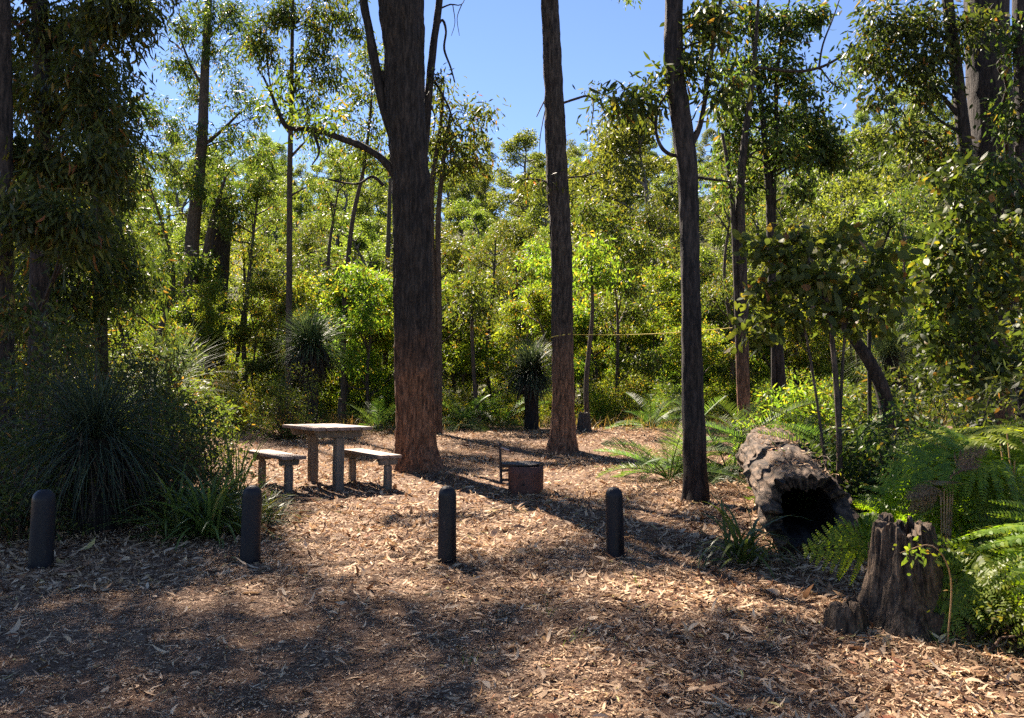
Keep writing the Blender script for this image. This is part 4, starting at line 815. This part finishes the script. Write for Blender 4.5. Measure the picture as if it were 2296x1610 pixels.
k = np.arange(24); mi.add(v, np.stack([k, (k + 1) % 24, (k + 1) % 24 + 24, k + 24], -1))
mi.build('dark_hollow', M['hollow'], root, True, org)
rng = np.random.default_rng(3); d = nrm(gf - gn); side = nrm(np.cross(d, UP)); mb = MB(); n = 26
P0 = np.array([gn + (gf - gn) * t + UP * (.6 + .12 * t) + side * rng.uniform(-.22, .22) for t in rng.uniform(.12, .95, n)]); twigs(mb, P0, P0 + d * rng.uniform(-.3, .3, (n, 1)) + side * rng.uniform(-.25, .25, (n, 1)) + UP * rng.uniform(-.06, .03, (n, 1)), .005, .002, .1, rng)
tag(mb.build('fallen_twigs', M['rotten'], None, False), kind='stuff')

sb = hit(2010, 1425); SD = sb[1] + .2; sc_ = np.array([at(2034, 1300, SD)[0], SD, 0]); sc_[2] = float(G(sc_[0], sc_[1]))
top = at(2012, 1165, SD)[2] - sc_[2]
root = thing('tree_stump', sc_, 'tall jagged weathered stump with a dark cracked face, under the bracken', 'stump'); org = np.array(root.location); mb = MB()
rw = px_r(82, SD)
shell(mb, [sc_ - UP * .06, sc_ + UP * .10, sc_ + UP * top * .5, sc_ + UP * (top + .06) + np.array([-.01, 0, 0])], [rw * 1.5, rw * 1.12, rw * .92, rw * .62], .62, 110, 110, 71, lambda th: 0 * th, lambda th: rag(9, .19, 0, 3.2)(th), .034,
      lambda th, S: 1 + .30 * np.exp(-S / .12) * np.maximum(0, np.cos(3 * th + .6)))
mb.build('wood_shell', M['stump'], root, True, org)
def jag_root(px, py, wpx, hpx, seed):
    b = hit(px, py); m = MB(); ww, hh = px_r(wpx, b[1]), px_r(hpx, b[1]); b = b + np.array([0, ww * .6, 0])
    shell(m, [b - UP * .05, b + UP * hh * .5, b + UP * (hh + .03)], [ww * .62, ww * .5, ww * .32], .3, 48, 30, seed, lambda th: 0 * th, rag(seed, hh * .8, 0, 2.5), .016)
    m.build('root', M['stump'], root, True, org)
jag_root(1918, 1424, 76, 66, 73); jag_root(1880, 1412, 40, 30, 75); jag_root(2118, 1438, 100, 80, 77); jag_root(2175, 1446, 50, 34, 79)
b = hit(1310, 966); root = thing('small_stump', b, 'small grey splintered stump at the back of the clearing beside the tied trunk', 'stump'); org = np.array(root.location); m = MB()
hh, ww = px_r(44, b[1]), px_r(14, b[1]); shell(m, [b - UP * .05, b + UP * hh * .6, b + UP * hh * 1.1], [ww * 1.2, ww, ww * .85], .55, 40, 30, 81, lambda th: 0 * th, rag(4, hh * .5, 0, 1.5), .015); m.build('wood_shell', M['greystump'], root, True, org)

# ------------------------------------------------------------------ furniture
def bxm(name, size, m, parent, loc, bev=.006, rot=(0, 0, 0), taper=None, warp=0, seed=0):
    bm = bmesh.new(); bmesh.ops.create_cube(bm, size=1)
    for v in bm.verts:
        if taper is not None and v.co.z < 0: v.co.x *= taper[0]; v.co.y *= taper[1]
        v.co.x *= size[0]; v.co.y *= size[1]; v.co.z *= size[2]
    if warp:
        bmesh.ops.subdivide_edges(bm, edges=[e for e in bm.edges if abs(e.verts[0].co.x - e.verts[1].co.x) > size[0] * .5 or abs(e.verts[0].co.z - e.verts[1].co.z) > size[2] * .9 and size[2] > .3], cuts=5)
        r = random.Random(seed)
        for v in bm.verts: v.co.y += r.uniform(-warp, warp); v.co.z += r.uniform(-warp, warp) * .6
    bmesh.ops.bevel(bm, geom=[e for e in bm.edges if len(e.link_faces) == 2 and e.calc_face_angle(0) > .7], offset=bev, segments=2, affect='EDGES')
    me = bpy.data.meshes.new(name); bm.to_mesh(me); bm.free(); me.materials.append(m)
    o = link(name, me, parent, loc); o.rotation_euler = rot; return o
def slab_thing(name, label, cat, A_, B_, zt, W, L, nplank, leg, beam, seed):
    """table or bench: planks along local x on a beam over each of two posts standing at A_ and B_"""
    u = (B_ - A_)[:2]; ls = np.linalg.norm(u); yaw = math.atan2(u[1], u[0]); c = (A_ + B_) / 2; z0 = float(G(c[0], c[1]))
    root = thing(name, (c[0], c[1], z0), label, cat, None, yaw); th = .04; gap = .014 if nplank > 2 else .010; pw = (W - gap * (nplank - 1)) / nplank; rnd = random.Random(seed)
    for i in range(nplank):
        bxm('plank', (L + rnd.uniform(-.02, .02), pw, th), M['plank'], root, (rnd.uniform(-.008, .008), -W / 2 + pw / 2 + i * (pw + gap), zt - th / 2 + rnd.uniform(-.002, .002)), .005, (rnd.uniform(-.006, .006), 0, rnd.uniform(-.004, .004)), None, .002, i + seed)
    for s, P in ((-1, A_), (1, B_)):
        bxm('crossbeam', (leg * .85, W * beam, .085 if nplank > 2 else .075), M['timber'], root, (s * ls / 2, 0, zt - th - (.0445 if nplank > 2 else .0395)), .006, (0, 0, 0), (1, .9), 0)
        zb = float(G(P[0], P[1])) - z0; h = zt - th - (.092 if nplank > 2 else .082) - zb + .08
        bxm('leg', (leg, leg * .9, h), M['timber'], root, (s * ls / 2, 0, zb - .08 + h / 2), .010, (rnd.uniform(-.01, .01), rnd.uniform(-.012, .012), 0), (1.06, 1.06), .0025, seed + s)
    return root
TA, TB = hit(701, 1080), hit(758, 1100)
slab_thing('picnic_table', 'weathered plank picnic table on two square posts in the clearing', 'table', TA, TB, .755, .72, 1.42, 5, .118, .82, 1)
def bz(px, py): return hit(px, py)
slab_thing('bench', 'weathered bench with dappled seat, standing on the thicket side of the picnic table', 'bench', bz(587, 1084), bz(647, 1104), .43, .30, 1.42, 2, .088, .80, 11)
slab_thing('bench', 'weathered bench on the massive eucalypt side of the picnic table', 'bench', bz(790, 1077), bz(869, 1101), .43, .30, 1.42, 2, .088, .80, 21)

def lathe(mb, prof, seg, c):
    prof = np.array(prof); th = np.arange(seg) * 2 * math.pi / seg
    v = np.stack([prof[:, None, 0] * np.cos(th), prof[:, None, 0] * np.sin(th), np.repeat(prof[:, 1:], seg, 1)], -1) + np.array(c)
    n = len(prof); i = np.arange(n - 1)[:, None] * seg; k = np.arange(seg)[None]; k2 = (k + 1) % seg
    mb.add(v.reshape(-1, 3), np.stack([i + k, i + k2, i + seg + k2, i + seg + k], -1).reshape(-1, 4))
for px, top, bot, wpx, tx, lab in [(81, 1097, 1279, 49, 2, 'black round-topped post deep in shade before the dark thicket'), (555, 1088, 1268, 43, 2, 'black round-topped post in front of the strap-leaved clump'),
                                   (1001, 1089, 1265, 41, 0, 'black round-topped post standing in sunlit leaf litter, between table and fire ring in view'), (1382, 1092, 1255, 40, -2, 'black round-topped post nearest the fallen log')]:
    b = hit(px, bot - 5); b[1] += .05; r = px_r(wpx / 2, b[1]); H = at(px, top, b[1])[2] - float(G(b[0], b[1])); z = float(G(b[0], b[1]))
    pr = [(r * 1.03, -.1), (r * 1.03, 0), (r * 1.0, H * .3), (r * .985, H * .6), (r * .97, H - r * 1.05)] + [(max(.001, r * .97 * math.cos(a) ** .8), H - r * 1.05 + r * 1.05 * math.sin(a)) for a in np.linspace(.12, math.pi / 2, 9)]
    pz = [q for q in pr]; fine = []
    for a, c_ in zip(pz[:-1], pz[1:]):
        k = max(1, int(abs(c_[1] - a[1]) / .03)); fine += [(a[0] + (c_[0] - a[0]) * j / k, a[1] + (c_[1] - a[1]) * j / k) for j in range(k)]
    fine.append(pz[-1]); mb = MB(); lathe(mb, fine, 40, (0, 0, 0)); v = mb.v[0]; a = np.arctan2(v[:, 1], v[:, 0]); v[:, :2] *= (1 + .02 * (noise3(np.cos(a) * 1.5 + px, np.sin(a) * 1.5, v[:, 2:3].ravel() * 6, 3) - .5))[:, None]
    o = mb.build('bollard', M['black'], None, True); o.location = (b[0], b[1], z); o.rotation_euler = (0, math.radians(tx) * .5, 0); tag(o, lab, 'bollard', 'black posts across the site entrance')

f = hit(1179, 1110); FR = px_r(39.5, f[1] + .2); fc = np.array([at(1179, 1080, f[1] + FR)[0], f[1] + FR, 0]); fc[2] = float(G(fc[0], fc[1]))
root = thing('fire_ring', fc, 'rusty round steel fire ring with a swivel grate on a side post', 'fire pit')
HR = at(1179, 1048, fc[1] - FR)[2] - fc[2]
mb = MB(); lathe(mb, [(FR * .99, -.03), (FR * .99, HR * .3), (FR, HR * .5), (FR, HR * .7), (FR, HR), (FR - .006, HR + .001), (FR - .008, HR - .004), (FR - .009, HR * .5), (FR - .009, 0), (FR - .009, -.03)], 64, (0, 0, 0)); mb.build('ring', M['rust'], root, True)
mb = MB(); lathe(mb, [(.0165, 0), (.001, .001)], 20, (0, 0, 0)); o = mb.build('drain_hole', M['hollow'], root); o.location = (-.032, -math.sqrt(FR ** 2 - .032 ** 2) - .002, HR * .36); o.rotation_euler = (math.pi / 2, 0, -.03)
mb = MB(); lathe(mb, [(.001, .07), (FR * .9, .05)], 30, (0, 0, 0)); o = mb.build('ash_bed', M['hollow'], root)
pd = fc[1]; pz0, pz1 = at(1124, 1083, pd)[2] - fc[2], at(1120, 993, pd)[2] - fc[2]; pxx = at(1121.5, 1040, pd)[0] - fc[0]
mb = MB(); tube(mb, [(pxx + .014, 0, pz0), (pxx + .004, 0, pz1 * .6), (pxx, 0, pz1)], [.0155, .0155, .0155], 12, .05, cap=True); mb.build('post', M['iron'], root, True)
for z in (at(1130, 1055, pd)[2] - fc[2], at(1130, 1076, pd)[2] - fc[2]): bxm('bracket', (abs(pxx) - FR + .02, .012, .032), M['iron'], root, (pxx + (abs(pxx) - FR) / 2 + .004, 0, z), .003)
zg = at(1180, 1038, pd)[2] - fc[2]; gw = at(1219, 1036, pd)[0] - fc[0]
bm = bmesh.new(); v = [bm.verts.new(c) for c in ((pxx + .02, .06, 0), (pxx + .02, -.09, 0), (.06, -.17, 0), (gw - .06, -.06, 0), (gw, .06, 0), (gw - .12, .16, 0), (0, .17, 0))]; fa = bm.faces.new(v)
e = bmesh.ops.extrude_face_region(bm, geom=[fa]); bmesh.ops.translate(bm, verts=[q for q in e['geom'] if isinstance(q, bmesh.types.BMVert)], vec=(0, 0, -.014)); bmesh.ops.recalc_face_normals(bm, faces=bm.faces)
me = bpy.data.meshes.new('hotplate'); bm.to_mesh(me); bm.free(); me.materials.append(M['iron']); o = link('hotplate', me, root, (0, 0, zg)); o.rotation_euler = (.06, .0, 0)
bxm('hotplate_arm', (.30, .03, .045), M['iron'], root, (pxx + .165, -.06, zg - .028), .004, (0, .03, 0))
zh = at(1124, 1004, pd)[2] - fc[2]; mb = MB(); tube(mb, [(pxx + .012, -.01, zh), (pxx + .06, -.035, zh - .015), (pxx + .115, -.06, zh - .034)], [.013, .013, .012], 12, .03, cap=True); h = mb.build('handle', M['galv'], root, True)
mb = MB(); tube(mb, [(pxx + .112, -.058, zh - .033), (pxx + .128, -.065, zh - .038)], [.017, .018], 12, .01, cap=True); mb.build('handle_end', M['rust'], h, True)

# yellow line tied round the straight trunk
a0, a1, a2 = at(1284, 750, D2 - .05), at(1555, 742, D2 - .8), at(1642, 735, D2 - 1.2); mb = MB(); k = np.linspace(0, 1, 24)[:, None]
Ln = a0 + (a2 - a0) * k; Ln[:, 2] -= .05 * np.sin(k[:, 0] * math.pi); tube(mb, Ln, [.006] * 24, 6, .3)
th = np.linspace(0, 2 * math.pi, 33); cc = at(1259.5, 753, D2); rr = px_r(22.5, D2) + .006
tube(mb, np.stack([cc[0] + rr * np.cos(th), cc[1] + rr * np.sin(th), cc[2] + .03 * np.cos(th)], -1), [.008] * 33, 6, .05)
tag(mb.build('rope', M['rope'], None, True), 'thin yellow line stretched from the straight trunk toward the black crooked tree', 'rope')
b = hit(761, 952); H = at(761, 893, b[1])[2] - b[2]; o = bxm('wooden_stake', (px_r(9, b[1]), .07, H + .1), M['rotten'], None, (b[0], b[1], b[2] + H / 2 - .05), .01, (.03, .04, .3), None, .004, 5); tag(o, 'short brown wooden stake in the bushes behind the picnic table', 'stake')

# ------------------------------------------------------------------ leaf litter, dry grass
def Gn(X, Y):
    return G(X, Y) + (1 - sm((Y - 10) / 8)) * ((noise3(X * 7, Y * 7, 0, 5) - .5) * .022 + (noise3(X * 19, Y * 19, 0, 6) - .5) * .010)
def litter(n, seed):
    rng = np.random.default_rng(seed)
    D = 1.7 + (23 - 1.7) * rng.random(n * 3) ** 1.25; X = (rng.random(n * 3) * 2 - 1) * (.70 * D + .4)
    cov = noise3(X * .55, D * .55, 0, 17) * .6 + noise3(X * 1.7, D * 1.7, 0, 18) * .4
    bare = np.exp(-((X + .55) ** 2 / 2.2 + (D - 2.9) ** 2 / .7)) * .35 + np.exp(-((X + .9) ** 2 / 1.5 + (D - 10.8) ** 2 / 1.2)) * .3
    keep = (rng.random(n * 3) < np.clip((cov - .22 - bare) * 2.3, .08, 1)) & (X > -6.5) & (X < 6.5); X, D = X[keep][:n], D[keep][:n]; m = len(X)
    z = Gn(X, D) + .004 + rng.random(m) ** 3 * .016
    a = rng.random(m) * 6.283; Dv = np.stack([np.cos(a), np.sin(a), rng.normal(size=m) * (.08 + .12 * sm((D - 3) / 4))], -1); N = np.stack([rng.normal(size=m) * .45, rng.normal(size=m) * .45, np.ones(m)], -1)
    L = .043 * (1 + .55 * sm((D - 3) / 5)) * np.exp(rng.normal(size=m) * .36); W = L * rng.uniform(.12, .24, m); big = rng.random(m) < .05; W[big] *= 2.0
    mb = MB(); P = np.stack([X, D, z], -1) - Dv * (L / 2)[:, None]
    blades(mb, P, Dv, N, L, W, (.10, .8, 1, .75, .06), rng.normal(size=m) * .7, rng.normal(size=m) * .28)
    f = int(m * .8); i = rng.integers(0, m, f); q = np.stack([X[i] + rng.normal(size=f) * .1, D[i] + rng.normal(size=f) * .1, 0 * X[i]], -1); q[:, 2] = Gn(q[:, 0], q[:, 1]) + .004
    a = rng.random(f) * 6.283; blades(mb, q, np.stack([np.cos(a), np.sin(a), rng.normal(size=f) * .1], -1), np.stack([rng.normal(size=f) * .3, rng.normal(size=f) * .3, np.ones(f)], -1), .018 * np.exp(rng.normal(size=f) * .5), .006, (.5, 1, .4), rng.normal(size=f) * .4)
    f = 60000; y = 6.5 + 13.5 * rng.random(f) ** .8; x = (rng.random(f) * 2 - 1) * np.minimum(.66 * y, 6.5); k = rng.random(f) < .25 + .9 * noise3(x * .9, y * .9, 0, 33); x, y = x[k], y[k]; f = len(x); q = np.stack([x, y, Gn(x, y) + .005], -1); a = rng.random(f) * 6.283
    l = .062 * np.exp(rng.normal(size=f) * .35); blades(mb, q, np.stack([np.cos(a), np.sin(a), rng.normal(size=f) * .22], -1), np.stack([rng.normal(size=f) * .5, rng.normal(size=f) * .5, np.ones(f)], -1), l, l * rng.uniform(.18, .32, f), (.2, 1, .8, .1), rng.normal(size=f) * .7, rng.normal(size=f) * .25)
    f = 110000; y = 1.8 + 5.5 * rng.random(f) ** 1.3; x = (rng.random(f) * 2 - 1) * (.68 * y + .2); q = np.stack([x, y, Gn(x, y) + .003], -1); a = rng.random(f) * 6.283
    blades(mb, q, np.stack([np.cos(a), np.sin(a), rng.normal(size=f) * .15], -1), np.stack([rng.normal(size=f) * .4, rng.normal(size=f) * .4, np.ones(f)], -1), .013 * np.exp(rng.normal(size=f) * .55), .005 * np.exp(rng.normal(size=f) * .4), (.5, 1, .4), rng.normal(size=f) * .4)
    d = nrm(gf - gn); sd = nrm(np.cross(d, UP)); nl = 420; t = rng.uniform(.05, .97, nl); o = rng.uniform(-.2, .2, nl)
    q = gn + (gf - gn) * t[:, None] + sd * o[:, None]; q[:, 2] += .25 + .11 * t + (.33 + .06 * t) * np.sqrt(1 - (o / .42) ** 2) + .015; a = rng.random(nl) * 6.283
    blades(mb, q, np.stack([np.cos(a), np.sin(a), rng.normal(size=nl) * .2], -1), np.stack([rng.normal(size=nl) * .4, rng.normal(size=nl) * .4, np.ones(nl)], -1), .055, .011, (.10, .8, 1, .75, .06), rng.normal(size=nl) * .7, rng.normal(size=nl) * .28)
    k = 700; i = rng.integers(0, m, k); q = P[i] + [0, 0, .004]; a = rng.random(k) * 6.283; l = .10 * np.exp(rng.normal(size=k) * .5)
    twigs(mb, q, q + np.stack([np.cos(a) * l, np.sin(a) * l, rng.normal(size=k) * .012], -1), .0026, .0012, .08, rng)
    tag(mb.build('leaf_litter', M['litter'], None, False), kind='stuff')
litter(125000, 5)
def dry_grass(seed):
    rng = np.random.default_rng(seed); mb = MB(); n = 9000
    y = rng.uniform(18.2, 26, n); x = rng.uniform(-.62, .62, n) * y; e = 19.2 + .9 * noise3(x * .5, 0 * x, 0 * x, 9) - .02 * np.abs(x) ** 1.7
    k = (y > e + .6 * rng.random(n)); x, y = x[k], y[k]; n = len(x); a = rng.random(n) * 6.28; t = rng.uniform(.7, 1.5, n)
    D = np.stack([np.cos(a) * np.cos(t), np.sin(a) * np.cos(t), np.sin(t)], -1)
    blades(mb, np.stack([x, y, G(x, y)], -1), D, nrm(UP - D * D[:, 2:3] + rng.normal(size=(n, 3)) * .3), rng.uniform(.2, .6, n), .014, (1, .8, .5, .1), rng.uniform(.2, 1.4, n))
    tag(mb.build('dry_grass', M['drygrass'], None, False), kind='stuff')
dry_grass(3)
def undergrowth(seed):
    rng = np.random.default_rng(seed); mb = MB(); n = 2600; y = 30 + 135 * rng.random(n) ** .8; x = rng.uniform(-.75, .75, n) * y
    c = np.stack([x, y, G(x, y) + .25 + .004 * y], -1); leaves_at(mb, c, 34, .55 + .006 * y, .26, .13, 0, rng, LEAF2, .55, .6, .4)
    tag(mb.build('undergrowth', M['leaf_hill'], None, False), kind='stuff')
undergrowth(4)
mb = MB(); rng = np.random.default_rng(8)
for px, py in [(2090, 1440), (2100, 1445), (2150, 1450), (1420, 1310), (1295, 1440), (1050, 1490), (1240, 1380)]:
    c = hit(px, py); n = 7; a = rng.random(n) * 6.28; t = rng.uniform(.8, 1.5, n); D = np.stack([np.cos(a) * np.cos(t), np.sin(a) * np.cos(t), np.sin(t)], -1)
    blades(mb, c + rng.normal(size=(n, 3)) * [.03, .03, 0], D, nrm(UP - D * D[:, 2:3] + .01), rng.uniform(.05, .14, n), .004, (1, .8, .5, .1), rng.uniform(.2, 1.2, n))
tag(mb.build('grass', M['strap'], None, False), kind='stuff')
